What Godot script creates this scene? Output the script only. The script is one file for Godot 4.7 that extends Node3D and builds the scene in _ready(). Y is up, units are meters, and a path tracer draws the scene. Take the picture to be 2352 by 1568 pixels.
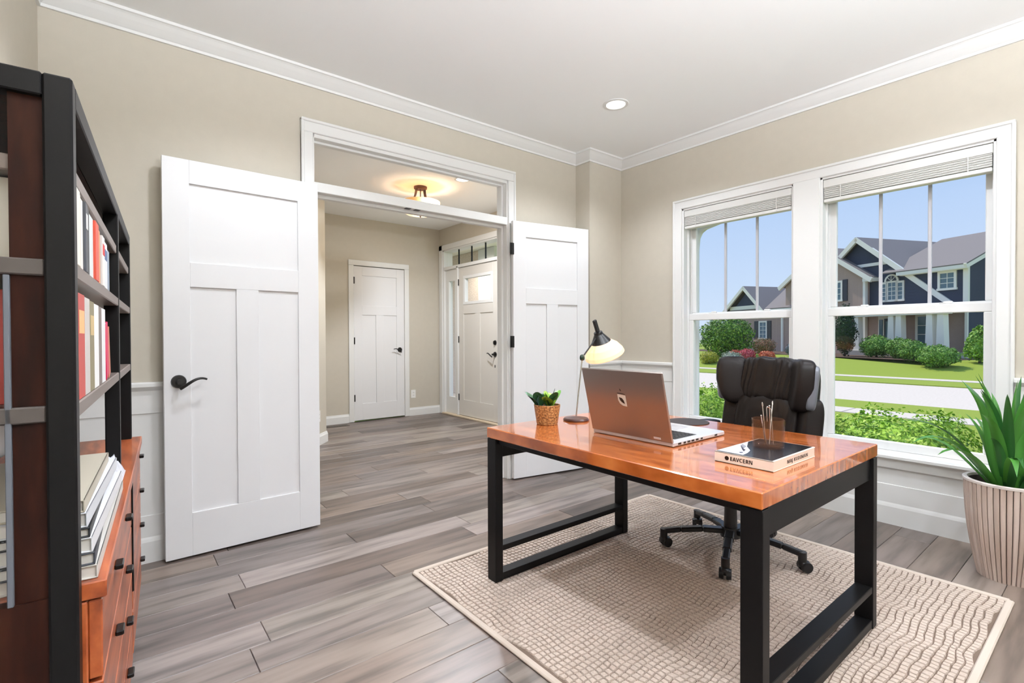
extends Node3D

# ---------------------------------------------------------------- mesh builder
class MB:
	var v := PackedVector3Array()
	var n := PackedVector3Array()
	var c := PackedColorArray()
	var t := Transform3D()
	var col := Color.WHITE
	func trin(a: Vector3, b: Vector3, d: Vector3, na: Vector3, nb: Vector3, nd: Vector3) -> void:
		# a, b, d run counter-clockwise seen from outside
		v.append(t * a); v.append(t * d); v.append(t * b)
		n.append((t.basis * na).normalized()); n.append((t.basis * nd).normalized()); n.append((t.basis * nb).normalized())
		c.append(col); c.append(col); c.append(col)
	func tri(a: Vector3, b: Vector3, d: Vector3) -> void:
		var k := (b - a).cross(d - a)
		if k.length_squared() < 1e-18:
			return
		k = k.normalized()
		trin(a, b, d, k, k, k)
	func quad(a: Vector3, b: Vector3, d: Vector3, e: Vector3) -> void:
		tri(a, b, d); tri(a, d, e)
	func box(lo: Vector3, hi: Vector3) -> void:
		cbox(lo, hi, 0.0)
	func cbox(lo: Vector3, hi: Vector3, r: float) -> void:
		var h := (hi - lo) * 0.5
		var m := (hi + lo) * 0.5
		r = minf(r, minf(h.x, minf(h.y, h.z)) * 0.9)
		var p := func(sx: int, sy: int, sz: int, k: int) -> Vector3:
			var q := Vector3(h.x - r, h.y - r, h.z - r)
			q[k] = h[k]
			return m + Vector3(q.x * sx, q.y * sy, q.z * sz)
		for s in [-1, 1]:
			var f := [p.call(s, -1, -1, 0), p.call(s, 1, -1, 0), p.call(s, 1, 1, 0), p.call(s, -1, 1, 0)]
			if s > 0: quad(f[0], f[1], f[2], f[3])
			else: quad(f[3], f[2], f[1], f[0])
			f = [p.call(-1, s, -1, 1), p.call(-1, s, 1, 1), p.call(1, s, 1, 1), p.call(1, s, -1, 1)]
			if s > 0: quad(f[0], f[1], f[2], f[3])
			else: quad(f[3], f[2], f[1], f[0])
			f = [p.call(-1, -1, s, 2), p.call(1, -1, s, 2), p.call(1, 1, s, 2), p.call(-1, 1, s, 2)]
			if s > 0: quad(f[0], f[1], f[2], f[3])
			else: quad(f[3], f[2], f[1], f[0])
		if r <= 0.0:
			return
		for a in [-1, 1]:
			for b in [-1, 1]:
				orient([p.call(a, b, -1, 0), p.call(a, b, -1, 1), p.call(a, b, 1, 1), p.call(a, b, 1, 0)], m)
				orient([p.call(a, -1, b, 0), p.call(a, -1, b, 2), p.call(a, 1, b, 2), p.call(a, 1, b, 0)], m)
				orient([p.call(-1, a, b, 1), p.call(-1, a, b, 2), p.call(1, a, b, 2), p.call(1, a, b, 1)], m)
				for d in [-1, 1]:
					orient([p.call(a, b, d, 0), p.call(a, b, d, 1), p.call(a, b, d, 2)], m)
	func orient(f: Array, away: Vector3) -> void:
		var k: Vector3 = (f[1] - f[0]).cross(f[2] - f[0])
		if k.dot((f[0] + f[1] + f[2]) / 3.0 - away) < 0.0:
			f.reverse()
		tri(f[0], f[1], f[2])
		if f.size() == 4:
			tri(f[0], f[2], f[3])
	func grid(nu: int, nv: int, f: Callable, closed := false) -> void:
		# smooth surface through f(u, v), u and v in 0..1
		var p: Array[Vector3] = []
		for j in nv + 1:
			for i in nu + 1:
				p.append(f.call(float(i) / nu, float(j) / nv))
		var q: Array[Vector3] = []
		for j in nv + 1:
			for i in nu + 1:
				var i0 := i - 1
				var i1 := i + 1
				if closed:
					i0 = nu - 1 if i == 0 else i0
					i1 = 1 if i == nu else i1
				else:
					i0 = maxi(i0, 0); i1 = mini(i1, nu)
				var j0 := maxi(j - 1, 0)
				var j1 := mini(j + 1, nv)
				var du := p[j * (nu + 1) + i1] - p[j * (nu + 1) + i0]
				var dv := p[j1 * (nu + 1) + i] - p[j0 * (nu + 1) + i]
				var k := du.cross(dv)
				q.append(k.normalized() if k.length_squared() > 1e-16 else Vector3.ZERO)
		for j in nv:
			for i in nu:
				var a := j * (nu + 1) + i
				var b := a + 1
				var d := a + nu + 2
				var e := a + nu + 1
				for w in [[a, b, d], [a, d, e]]:
					var k := (p[w[1]] - p[w[0]]).cross(p[w[2]] - p[w[0]])
					if k.length_squared() < 1e-18: continue
					k = k.normalized()
					trin(p[w[0]], p[w[1]], p[w[2]], q[w[0]] if q[w[0]] else k, q[w[1]] if q[w[1]] else k, q[w[2]] if q[w[2]] else k)
	func lathe(prof: Array, seg := 32) -> void:
		# prof: Vector2(radius, height) from bottom to top, each span flat in profile
		for k in prof.size() - 1:
			var a: Vector2 = prof[k]
			var b: Vector2 = prof[k + 1]
			var d := b - a
			var nn := Vector2(d.y, -d.x).normalized()
			for i in seg:
				var u0 := TAU * i / seg
				var u1 := TAU * (i + 1) / seg
				var r0 := Vector3(cos(u0), 0, -sin(u0))
				var r1 := Vector3(cos(u1), 0, -sin(u1))
				var y := Vector3.UP
				var m0 := r0 * nn.x + y * nn.y
				var m1 := r1 * nn.x + y * nn.y
				if a.x > 1e-6: trin(r0 * a.x + y * a.y, r1 * a.x + y * a.y, r1 * b.x + y * b.y, m0, m1, m1)
				if b.x > 1e-6: trin(r0 * a.x + y * a.y, r1 * b.x + y * b.y, r0 * b.x + y * b.y, m0, m1, m0)
	func cyl(a: Vector3, b: Vector3, r0: float, r1: float, seg := 12) -> void:
		var keep := t
		var d := b - a
		var y := d.normalized()
		var x := y.cross(Vector3.RIGHT if absf(y.x) < 0.9 else Vector3.BACK).normalized()
		t = t * Transform3D(Basis(x, y, x.cross(y)), a)
		lathe([Vector2(0, 0), Vector2(r0, 0), Vector2(r1, d.length()), Vector2(0, d.length())], seg)
		t = keep
	func tube(p: Array, r: float, seg := 8, r_end := -1.0) -> void:
		var m := p.size()
		var rings := []
		var nrm := []
		var x := Vector3.ZERO
		for i in m:
			var d: Vector3 = (p[mini(i + 1, m - 1)] - p[maxi(i - 1, 0)]).normalized()
			if x == Vector3.ZERO: x = d.cross(Vector3.UP if absf(d.y) < 0.9 else Vector3.RIGHT).normalized()
			x = (x - d * x.dot(d)).normalized()
			var y := d.cross(x)
			var rr := r if r_end < 0.0 else lerpf(r, r_end, float(i) / (m - 1))
			var ring := []
			var nr := []
			for k in seg:
				var o := x * cos(TAU * k / seg) + y * sin(TAU * k / seg)
				ring.append(p[i] + o * rr); nr.append(o)
			rings.append(ring); nrm.append(nr)
		for i in m - 1:
			for k in seg:
				var l := (k + 1) % seg
				trin(rings[i][k], rings[i][l], rings[i + 1][l], nrm[i][k], nrm[i][l], nrm[i + 1][l])
				trin(rings[i][k], rings[i + 1][l], rings[i + 1][k], nrm[i][k], nrm[i + 1][l], nrm[i + 1][k])
		for k in seg - 2:
			tri(rings[0][0], rings[0][k + 2], rings[0][k + 1])
			tri(rings[m - 1][0], rings[m - 1][k + 1], rings[m - 1][k + 2])
	func prism(poly: PackedVector2Array, z0: float, z1: float) -> void:
		if Geometry2D.is_polygon_clockwise(poly):
			poly.reverse()
		var ix := Geometry2D.triangulate_polygon(poly)
		for k in range(0, ix.size(), 3):
			var f := [poly[ix[k]], poly[ix[k + 1]], poly[ix[k + 2]]]
			if (f[1] - f[0]).cross(f[2] - f[0]) < 0.0: f.reverse()
			tri(Vector3(f[0].x, f[0].y, z1), Vector3(f[1].x, f[1].y, z1), Vector3(f[2].x, f[2].y, z1))
			tri(Vector3(f[2].x, f[2].y, z0), Vector3(f[1].x, f[1].y, z0), Vector3(f[0].x, f[0].y, z0))
		for k in poly.size():
			var a := poly[k]
			var b := poly[(k + 1) % poly.size()]
			quad(Vector3(a.x, a.y, z0), Vector3(b.x, b.y, z0), Vector3(b.x, b.y, z1), Vector3(a.x, a.y, z1))
	func beam(a: Vector3, b: Vector3, w: float, h: float, up := Vector3.UP, r := 0.0) -> void:
		# bar from a to b, w across and h along up
		var keep := t
		var d := (b - a)
		var z := d.normalized()
		var x := up.cross(z).normalized()
		t = t * Transform3D(Basis(x, z.cross(x), z), a)
		cbox(Vector3(-w / 2, -h / 2, 0), Vector3(w / 2, h / 2, d.length()), r)
		t = keep
	func pillow(m: Vector3, h: Vector3, e := 0.5, nu := 40, nv := 24, wr = null) -> void:
		# puffy cushion: superellipsoid of half size h
		grid(nu, nv, func(u: float, w: float) -> Vector3:
			var a := u * TAU
			var b := (w - 0.5) * PI
			var s := func(x: float, k: float) -> float: return signf(x) * pow(absf(x), k)
			var o := Vector3(s.call(cos(b), e) * s.call(cos(a), e), s.call(sin(b), e), -s.call(cos(b), e) * s.call(sin(a), e))
			var q := o * h
			if wr != null: q += wr.call(o)
			return m + q, true)
	func mesh() -> ArrayMesh:
		var a := []
		a.resize(Mesh.ARRAY_MAX)
		a[Mesh.ARRAY_VERTEX] = v
		a[Mesh.ARRAY_NORMAL] = n
		a[Mesh.ARRAY_COLOR] = c
		var m := ArrayMesh.new()
		m.add_surface_from_arrays(Mesh.PRIMITIVE_TRIANGLES, a)
		return m

# ---------------------------------------------------------------- helpers
var taken := {}
var M := {}
var rng := RandomNumberGenerator.new()

func numbered(called: String) -> String:
	taken[called] = taken.get(called, -1) + 1
	return called if taken[called] == 0 else "%s_%03d" % [called, taken[called]]

func rgb(r: int, g: int, b: int) -> Color:
	return Color8(r, g, b)

func mat(col: Color, rough := 0.6, metal := 0.0) -> StandardMaterial3D:
	var m := StandardMaterial3D.new()
	m.albedo_color = col
	m.roughness = rough
	m.metallic = metal
	return m

func noise_tex(freq: float, cols: Array, sd: int, octaves := 4, size := 512, stops := []) -> NoiseTexture2D:
	var f := FastNoiseLite.new()
	f.noise_type = FastNoiseLite.TYPE_SIMPLEX_SMOOTH
	f.frequency = freq
	f.fractal_octaves = octaves
	f.seed = sd
	var g := Gradient.new()
	var at := PackedFloat32Array()
	for i in cols.size():
		at.append(stops[i] if stops else float(i) / (cols.size() - 1))
	g.offsets = at
	g.colors = PackedColorArray(cols)
	var x := NoiseTexture2D.new()
	x.width = size; x.height = size
	x.seamless = true
	x.noise = f
	x.color_ramp = g
	return x

func tri_mat(tex: Texture2D, scale: Vector3, rough := 0.6, tint := Color.WHITE, offset := Vector3.ZERO, world := true) -> StandardMaterial3D:
	var m := mat(tint, rough)
	m.albedo_texture = tex
	m.uv1_triplanar = true
	m.uv1_world_triplanar = world
	m.uv1_scale = scale
	m.uv1_offset = offset
	return m

func glow(col: Color, k: float) -> StandardMaterial3D:
	var m := mat(col, 0.5)
	m.emission_enabled = true
	m.emission = col
	m.emission_energy_multiplier = k
	return m

func pane(col: Color, alpha: float) -> StandardMaterial3D:
	var m := mat(Color(col.r, col.g, col.b, alpha), 0.0)
	m.transparency = BaseMaterial3D.TRANSPARENCY_ALPHA
	m.metallic_specular = 0.14
	return m

func tag(o: Node3D, label: String, category: String, group := "", kind := "") -> void:
	o.set_meta("label", label)
	o.set_meta("category", category)
	if group: o.set_meta("group", group)
	if kind: o.set_meta("kind", kind)

func thing(called: String, label: String, category: String, at := Vector3.ZERO, turn := 0.0, group := "", kind := "") -> Node3D:
	var o := Node3D.new()
	o.name = numbered(called)
	add_child(o)
	o.position = at
	o.rotation.y = turn
	tag(o, label, category, group, kind)
	return o

func part(parent: Node3D, called: String, shape, m: Material, label := "") -> MeshInstance3D:
	var o := MeshInstance3D.new()
	o.name = called
	o.mesh = shape.mesh() if shape is MB else shape
	o.material_override = m
	parent.add_child(o, true)
	if label: o.set_meta("label", label)
	return o

func single(called: String, shape, m: Material, label: String, category: String, group := "", kind := "", at := Vector3.ZERO, turn := 0.0) -> MeshInstance3D:
	var o := MeshInstance3D.new()
	o.name = numbered(called)
	o.mesh = shape.mesh() if shape is MB else shape
	o.material_override = m
	add_child(o)
	o.position = at
	o.rotation.y = turn
	tag(o, label, category, group, kind)
	return o

func bx(lo: Vector3, hi: Vector3, r := 0.0) -> MB:
	var b := MB.new()
	b.cbox(lo, hi, r)
	return b

func V(x: float, y: float, z: float) -> Vector3:
	return Vector3(x, y, z)

func omni(at: Vector3, col: Color, energy: float, size: float) -> void:
	var l := OmniLight3D.new()
	l.name = numbered("lamp")
	l.position = at
	l.light_color = col
	l.light_energy = energy
	l.light_size = size
	l.omni_range = 30.0
	l.omni_attenuation = 2.0
	l.shadow_enabled = true
	add_child(l)

func spot(at: Vector3, col: Color, energy: float, size: float, angle := 78.0) -> void:
	var l := SpotLight3D.new()
	l.name = numbered("downlight_lamp")
	l.position = at
	l.rotation_degrees = Vector3(-90, 0, 0)
	l.light_color = col
	l.light_energy = energy
	l.light_size = size
	l.spot_range = 30.0
	l.spot_attenuation = 2.0
	l.spot_angle = angle
	l.spot_angle_attenuation = 0.6
	l.shadow_enabled = true
	add_child(l)

func sweep(path: Array, prof: Array, caps := true) -> MB:
	# prof: Vector2(out from the wall, height); the room lies to the right of the path
	var b := MB.new()
	var rows := []
	for i in path.size():
		var p: Vector2 = path[i]
		var na := Vector2.ZERO
		var nb := Vector2.ZERO
		if i > 0:
			var d: Vector2 = (p - path[i - 1]).normalized()
			na = Vector2(-d.y, d.x)
		if i < path.size() - 1:
			var d2: Vector2 = (path[i + 1] - p).normalized()
			nb = Vector2(-d2.y, d2.x)
		if i == 0: na = nb
		if i == path.size() - 1: nb = na
		var m := (na + nb) / (1.0 + na.dot(nb))
		var row := []
		for q: Vector2 in prof:
			row.append(V(p.x + m.x * q.x, q.y, p.y + m.y * q.x))
		rows.append(row)
	for i in path.size() - 1:
		for k in prof.size() - 1:
			b.quad(rows[i][k], rows[i][k + 1], rows[i + 1][k + 1], rows[i + 1][k])
	if caps:
		for r in [rows[0], rows[-1]]:
			for k in prof.size() - 2:
				b.tri(r[0], r[k + 1], r[k + 2])
	return b

# ---------------------------------------------------------------- materials
func make_materials() -> void:
	var g := func(a: float) -> Color: return Color(a, a, a)
	M.wall = tri_mat(noise_tex(0.02, [g.call(0.985), g.call(1.0)], 3, 3, 256), V(2, 2, 2), 0.85, rgb(197, 190, 175))
	M.ceiling = mat(rgb(248, 249, 248), 0.9)
	M.white = mat(rgb(226, 226, 223), 0.4)
	M.door = mat(rgb(226, 226, 226), 0.38)
	M.vinyl = mat(rgb(230, 230, 228), 0.35)
	M.muntin = mat(rgb(186, 186, 190), 0.4)
	M.blind = mat(rgb(216, 215, 210), 0.45)
	M.entry = mat(rgb(214, 210, 202), 0.35)
	M.black = mat(rgb(16, 15, 15), 0.35)
	M.hinge = mat(rgb(14, 14, 14), 0.3, 0.4)
	M.steel_black = mat(rgb(15, 14, 14), 0.45)
	M.steel_black.metallic_specular = 0.3
	M.glass = pane(rgb(240, 246, 250), 0.004)
	M.plate = mat(rgb(235, 234, 230), 0.3)
	M.grain = noise_tex(0.011, [g.call(0.70), g.call(0.84), g.call(0.92), g.call(0.96), g.call(1.0)], 11, 5, 512, [0.12, 0.34, 0.5, 0.62, 0.85])
	M.planks = []
	var tones := [rgb(149, 138, 129), rgb(131, 116, 108), rgb(140, 128, 121), rgb(113, 99, 91), rgb(156, 144, 138), rgb(121, 109, 103), rgb(136, 120, 109), rgb(103, 91, 84), rgb(145, 131, 121), rgb(126, 115, 110)]
	for i in tones.size():
		var m := tri_mat(M.grain, V(0.22, 2.2, 2.2), 0.36, tones[i], V(0.173 * i, 0.31 * i, 0.37 * i))
		M.planks.append(m)
	var woodg := noise_tex(0.012, [rgb(148, 73, 28), rgb(176, 92, 39), rgb(191, 105, 47), rgb(204, 119, 58)], 21, 5, 512, [0.15, 0.42, 0.6, 0.85])
	M.desk = tri_mat(woodg, V(3.2, 0.8, 0.55), 0.22)
	M.desk.clearcoat_enabled = true
	M.desk.clearcoat = 1.0
	M.desk.clearcoat_roughness = 0.04
	var cabg := noise_tex(0.012, [rgb(122, 54, 24), rgb(148, 70, 33), rgb(164, 81, 40), rgb(178, 95, 50)], 23, 5, 512, [0.15, 0.42, 0.6, 0.85])
	M.cabinet = tri_mat(cabg, V(3.5, 2.5, 0.5), 0.4)
	M.cabinet.clearcoat_enabled = true
	M.cabinet.clearcoat = 0.25
	M.cabinet.clearcoat_roughness = 0.12
	M.walnut = tri_mat(noise_tex(0.012, [rgb(24, 11, 7), rgb(40, 18, 11), rgb(54, 27, 17)], 25, 5, 512), V(4, 0.7, 4), 0.45)
	M.walnut.metallic_specular = 0.25
	M.shelf = mat(rgb(112, 99, 91), 0.4)
	M.pile = tri_mat(noise_tex(0.05, [rgb(190, 173, 159), rgb(214, 199, 186)], 31, 4, 512), V(3, 3, 3), 0.95)
	M.rug_back = mat(rgb(112, 95, 82), 0.95)
	M.rug_edge = mat(rgb(208, 194, 180), 0.95)
	M.leather = tri_mat(noise_tex(0.06, [rgb(18, 15, 14), rgb(33, 27, 25)], 41, 4, 512), V(5, 5, 5), 0.43)
	M.leather.metallic_specular = 0.32
	M.plastic = mat(rgb(18, 18, 20), 0.35)
	M.silver = mat(rgb(104, 108, 116), 0.4, 0.3)
	M.laptop = mat(rgb(150, 140, 134), 0.3, 0.85)
	M.alu = mat(rgb(206, 206, 208), 0.3, 0.35)
	M.metal = mat(rgb(210, 205, 200), 0.2, 1.0)
	M.bronze = mat(rgb(96, 74, 60), 0.45, 0.6)
	M.paper = mat(rgb(236, 232, 224), 0.8)
	M.leaf = mat(rgb(66, 124, 48), 0.4)
	M.leaf.backlight_enabled = true
	M.leaf.backlight = rgb(50, 90, 20)
	M.leaf2 = mat(rgb(40, 92, 40), 0.38)
	M.leaf2.backlight_enabled = true
	M.leaf2.backlight = rgb(30, 60, 16)
	M.foliage = mat(Color.WHITE, 0.6)
	M.foliage.vertex_color_use_as_albedo = true
	M.foliage.backlight_enabled = true
	M.foliage.backlight = rgb(60, 80, 20)
	M.soil = mat(rgb(52, 38, 28), 0.95)

# ---------------------------------------------------------------- setting
const H := 2.705          # ceiling height
const XW := 3.63          # inside face of the window wall
const XO := 3.80          # its outside face
const XF := 3.80          # inside face of the entry wall
const ZB := -3.36         # far wall of the foyer
const ZN := 4.7           # wall behind the camera
const SIDE := Vector2(0.069, -0.998)   # the left wall stands four degrees off square

func _ready() -> void:
	rng.seed = 7
	var cam := Camera3D.new()
	cam.name = "camera"
	cam.position = V(0, 1.13, 3.10)
	cam.rotation_degrees = V(-0.61, -38.682, -0.209)
	cam.fov = 68.73
	cam.near = 0.02
	cam.far = 400.0
	add_child(cam)
	var env := Environment.new()
	env.background_mode = Environment.BG_SKY
	var sm := ProceduralSkyMaterial.new()
	sm.sky_top_color = rgb(150, 190, 246)
	sm.sky_horizon_color = rgb(214, 232, 253)
	sm.sky_curve = 0.22
	sm.ground_horizon_color = rgb(190, 205, 200)
	sm.ground_bottom_color = rgb(120, 130, 110)
	sm.sun_angle_max = 1.0
	sm.sky_energy_multiplier = 1.0
	env.sky = Sky.new()
	env.sky.sky_material = sm
	env.tonemap_mode = Environment.TONE_MAPPER_LINEAR
	env.tonemap_exposure = 1.0
	env.sdfgi_enabled = true
	env.ssao_enabled = true
	env.ssil_enabled = true
	var we := WorldEnvironment.new()
	we.name = "world_environment"
	we.environment = env
	add_child(we)
	var sun := DirectionalLight3D.new()
	sun.name = "sun"
	sun.light_energy = 1.15
	sun.light_color = rgb(255, 246, 230)
	sun.light_angular_distance = 0.6
	sun.shadow_enabled = true
	add_child(sun)
	sun.look_at_from_position(V(9, 50, -34), V(0, 0, 0))

	make_materials()
	build_shell()
	build_openings()
	build_windows()
	build_lights()
	build_rug()
	build_desk()
	build_chair()
	build_bookcase()
	build_desk_things()
	build_planter()
	build_outside()
	build_house()

func build_shell() -> void:
	# floor: a dark base with a plank on it for each board
	var f := thing("floor", "grey-brown wood plank floor running through office and foyer", "floor", Vector3.ZERO, 0, "", "structure")
	var b := MB.new()
	b.box(V(-0.75, -0.2, -0.1), V(3.85, -0.014, ZN + 0.1))
	b.box(V(-0.3, -0.2, ZB - 0.1), V(3.95, -0.014, -0.1))
	part(f, "subfloor", b, mat(rgb(52, 45, 40), 0.9))
	var full := bx(V(0, -0.0138, 0.0009), V(1.218, 0, 0.1641), 0.0016).mesh()
	var z := ZB
	var row := 0
	while z < ZN:
		var x0 := -0.75
		var x1 := 3.70
		if z < -0.1:
			x1 = 3.90
			x0 = lerpf(-0.2, 1.75, clampf((-0.12 - z) / 2.25, 0, 1)) - 0.1
		var x := x0 - fposmod(0.41 * row + 0.17 * (row % 3), 1.22)
		while x < x1:
			var a := maxf(x, x0)
			var e := minf(x + 1.22, x1)
			if e - a > 0.02:
				var m: Material = M.planks[rng.randi() % M.planks.size()]
				if a == x and e == x + 1.22:
					part(f, "plank", full, m).position = V(x, 0, z)
				else:
					part(f, "plank", bx(V(0, -0.0138, 0.0009), V(e - a - 0.002, 0, 0.1641), 0.0016), m).position = V(a, 0, z)
			x += 1.22
		z += 0.165
		row += 1
	# ceiling
	b = MB.new()
	b.box(V(-0.9, H, ZB - 0.2), V(4.0, H + 0.16, ZN + 0.2))
	single("ceiling", b, M.ceiling, "flat white painted ceiling of the office and foyer", "ceiling", "", "structure")
	# wall with the double doorway
	b = MB.new()
	b.box(V(-0.45, 0, -0.12), V(0.945, H, 0))
	b.box(V(2.445, 0, -0.12), V(XO, H, 0))
	b.box(V(0.945, 2.35, -0.12), V(2.445, H, 0))
	single("wall_back", b, M.wall, "greige wall holding the wide double doorway", "wall", "", "structure")
	single("wall_corner", bx(V(3.21, 0, 0), V(XW, H, 0.164)), M.wall, "greige boxed-out column in the corner beside the open right door", "wall", "", "structure")
	# window wall
	b = MB.new()
	b.box(V(XW, -0.6, 0), V(XO, H, 0.785))
	b.box(V(XW, -0.6, 1.645), V(XO, H, 1.80))
	b.box(V(XW, -0.6, 2.645), V(XO, H, ZN))
	for zz in [[0.785, 1.645], [1.80, 2.645]]:
		b.box(V(XW, -0.6, zz[0]), V(XO, 0.415, zz[1]))
		b.box(V(XW, 2.16, zz[0]), V(XO, H, zz[1]))
	single("wall_right", b, M.wall, "greige wall with the two tall windows", "wall", "", "structure")
	# left wall
	var len := 5.0
	b = MB.new()
	b.box(V(-0.2, 0, -0.15), V(len, H, 0))
	var w := single("wall_left", b, M.wall, "greige wall behind the bookcase", "wall", "", "structure", V(-0.25, 0, 0))
	w.basis = Basis(V(-SIDE.x, 0, -SIDE.y), Vector3.UP, V(0.998, 0, 0.069)).orthonormalized()
	if w.basis.determinant() < 0:
		w.basis = Basis(V(-SIDE.x, 0, -SIDE.y), Vector3.UP, V(-0.998, 0, -0.069)).orthonormalized()
		b = MB.new()
		b.box(V(-0.2, 0, 0), V(len, H, 0.15))
		w.mesh = b.mesh()
	single("wall_front", bx(V(-0.9, 0, ZN), V(XO, H, ZN + 0.12)), M.wall, "greige wall across the room from the doorway", "wall", "", "structure")
	# foyer
	b = MB.new()
	b.box(V(1.6, 0, ZB - 0.12), V(2.49, H, ZB))
	b.box(V(3.222, 0, ZB - 0.12), V(3.95, H, ZB))
	b.box(V(2.49, 2.075, ZB - 0.12), V(3.222, H, ZB))
	b.box(V(2.49, 0, ZB - 0.12), V(3.222, 2.075, ZB - 0.06))
	single("wall_foyer_back", b, M.wall, "greige foyer wall with the white closet door", "wall", "", "structure")
	b = MB.new()
	b.prism(PackedVector2Array([Vector2(-0.13, 0.12), Vector2(1.80, 2.37), Vector2(1.80, 3.5), Vector2(1.66, 3.5), Vector2(1.66, 2.44), Vector2(-0.3, 0.14)]), 0, H)
	var fw := single("wall_foyer_left", b, M.wall, "greige angled foyer wall with an outlet at its foot", "wall", "", "structure")
	fw.rotation_degrees = V(-90, 0, 0)
	b = MB.new()
	b.box(V(XF, -0.6, -3.5), V(XF + 0.15, H, -3.27))
	b.box(V(XF, -0.6, -1.90), V(XF + 0.15, H, -0.1))
	b.box(V(XF, 2.40, -3.27), V(XF + 0.15, H, -1.90))
	b.box(V(XF, -0.6, -3.27), V(XF + 0.15, 0.0, -1.90))
	single("wall_foyer_right", b, M.wall, "greige foyer wall around the front door", "wall", "", "structure")

	# crown, wainscot and baseboards
	var L0 := Vector2(-0.25, 0) - SIDE * 4.68
	var crown := [Vector2(0, 2.625), Vector2(0.012, 2.625), Vector2(0.014, 2.638), Vector2(0.02, 2.642), Vector2(0.032, 2.652), Vector2(0.05, 2.668), Vector2(0.066, 2.684), Vector2(0.074, 2.69), Vector2(0.082, 2.692), Vector2(0.084, H), Vector2(0, H)]
	var loop := [L0, Vector2(-0.25, 0), Vector2(3.21, 0), Vector2(3.21, 0.164), Vector2(XW, 0.164), Vector2(XW, ZN)]
	single("trim_1", sweep(loop, crown), M.white, "white crown moulding round the top of the office walls", "crown moulding", "", "structure")
	var foot := [Vector2(0, 0), Vector2(0.017, 0), Vector2(0.017, 0.105), Vector2(0.013, 0.118), Vector2(0.009, 0.128), Vector2(0.009, 0.235), Vector2(0.003, 0.237)]
	var full_prof := foot + [Vector2(0.003, 0.748), Vector2(0.009, 0.75), Vector2(0.009, 0.862), Vector2(0.02, 0.872), Vector2(0.032, 0.884), Vector2(0.032, 0.9), Vector2(0.026, 0.906), Vector2(0, 0.906)]
	var low_prof := foot + [Vector2(0.003, 0.36), Vector2(0, 0.36)]
	single("trim_2", sweep([L0, Vector2(-0.25, 0), Vector2(0.882, 0)], full_prof), M.white, "white wainscot with chair rail behind the open left door", "wainscot", "", "structure")
	single("trim_3", sweep([Vector2(2.508, 0), Vector2(3.21, 0), Vector2(3.21, 0.164), Vector2(XW, 0.164), Vector2(XW, 0.714)], full_prof), M.white, "white wainscot with chair rail round the boxed corner", "wainscot", "", "structure")
	single("trim_4", sweep([Vector2(XW, 0.714), Vector2(XW, 2.713)], low_prof), M.white, "white panelling below the two windows", "wainscot", "", "structure")
	single("trim_5", sweep([Vector2(XW, 2.713), Vector2(XW, ZN)], full_prof), M.white, "white wainscot with chair rail beyond the right window", "wainscot", "", "structure")
	var base := [Vector2(0, 0), Vector2(0.016, 0), Vector2(0.016, 0.085), Vector2(0.01, 0.1), Vector2(0.007, 0.112), Vector2(0, 0.114)]
	single("baseboard_foyer_left", sweep([Vector2(-0.13, -0.12), Vector2(1.80, -2.37), Vector2(1.80, ZB), Vector2(2.42, ZB)], base), M.white, "white baseboard along the angled foyer wall to the closet door", "baseboard", "", "structure")
	single("baseboard_foyer_back", sweep([Vector2(3.292, ZB), Vector2(XF, ZB), Vector2(XF, -3.345)], base), M.white, "white baseboard between the closet door and the front door", "baseboard", "", "structure")

# a three-panel door leaf in its own frame: x from the hinge, y up, face towards +z
func leaf(called: String, label: String, w: float, h: float, thick: float, m: Material, lite := false) -> Node3D:
	var d := thing(called, label, "door", Vector3.ZERO, 0, "", "structure")
	var s := 0.115
	var tops := h - 0.12
	var lock0 := h - 0.645
	var lock1 := h - 0.52
	var r := 0.0015
	var mid := w / 2
	part(d, "stile", bx(V(0, 0, 0), V(s, h, thick), r), m)
	part(d, "stile", bx(V(w - s, 0, 0), V(w, h, thick), r), m)
	part(d, "rail", bx(V(s, tops, 0), V(w - s, h, thick), r), m)
	part(d, "rail", bx(V(s, lock0, 0), V(w - s, lock1, thick), r), m)
	part(d, "rail", bx(V(s, 0, 0), V(w - s, 0.22, thick), r), m)
	part(d, "mullion", bx(V(mid - 0.055, 0.22, 0), V(mid + 0.055, lock0, thick), r), m)
	var q := 0.011
	if lite:
		part(d, "glass", bx(V(s + 0.04, lock1 + 0.03, thick / 2 - 0.003), V(w - s - 0.04, tops - 0.03, thick / 2 + 0.003)), M.glass)
		var b := MB.new()
		for e in [[V(s, lock1, -0.006), V(w - s, lock1 + 0.04, thick + 0.006)], [V(s, tops - 0.04, -0.006), V(w - s, tops, thick + 0.006)], [V(s, lock1 + 0.04, -0.006), V(s + 0.045, tops - 0.04, thick + 0.006)], [V(w - s - 0.045, lock1 + 0.04, -0.006), V(w - s, tops - 0.04, thick + 0.006)]]:
			b.cbox(e[0], e[1], 0.003)
		part(d, "glazing_frame", b, M.white)
	else:
		part(d, "panel", bx(V(s, lock1, q), V(w - s, tops, thick - q)), m)
	part(d, "panel", bx(V(s, 0.22, q), V(mid - 0.055, lock0, thick - q)), m)
	part(d, "panel", bx(V(mid + 0.055, 0.22, q), V(w - s, lock0, thick - q)), m)
	return d

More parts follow.
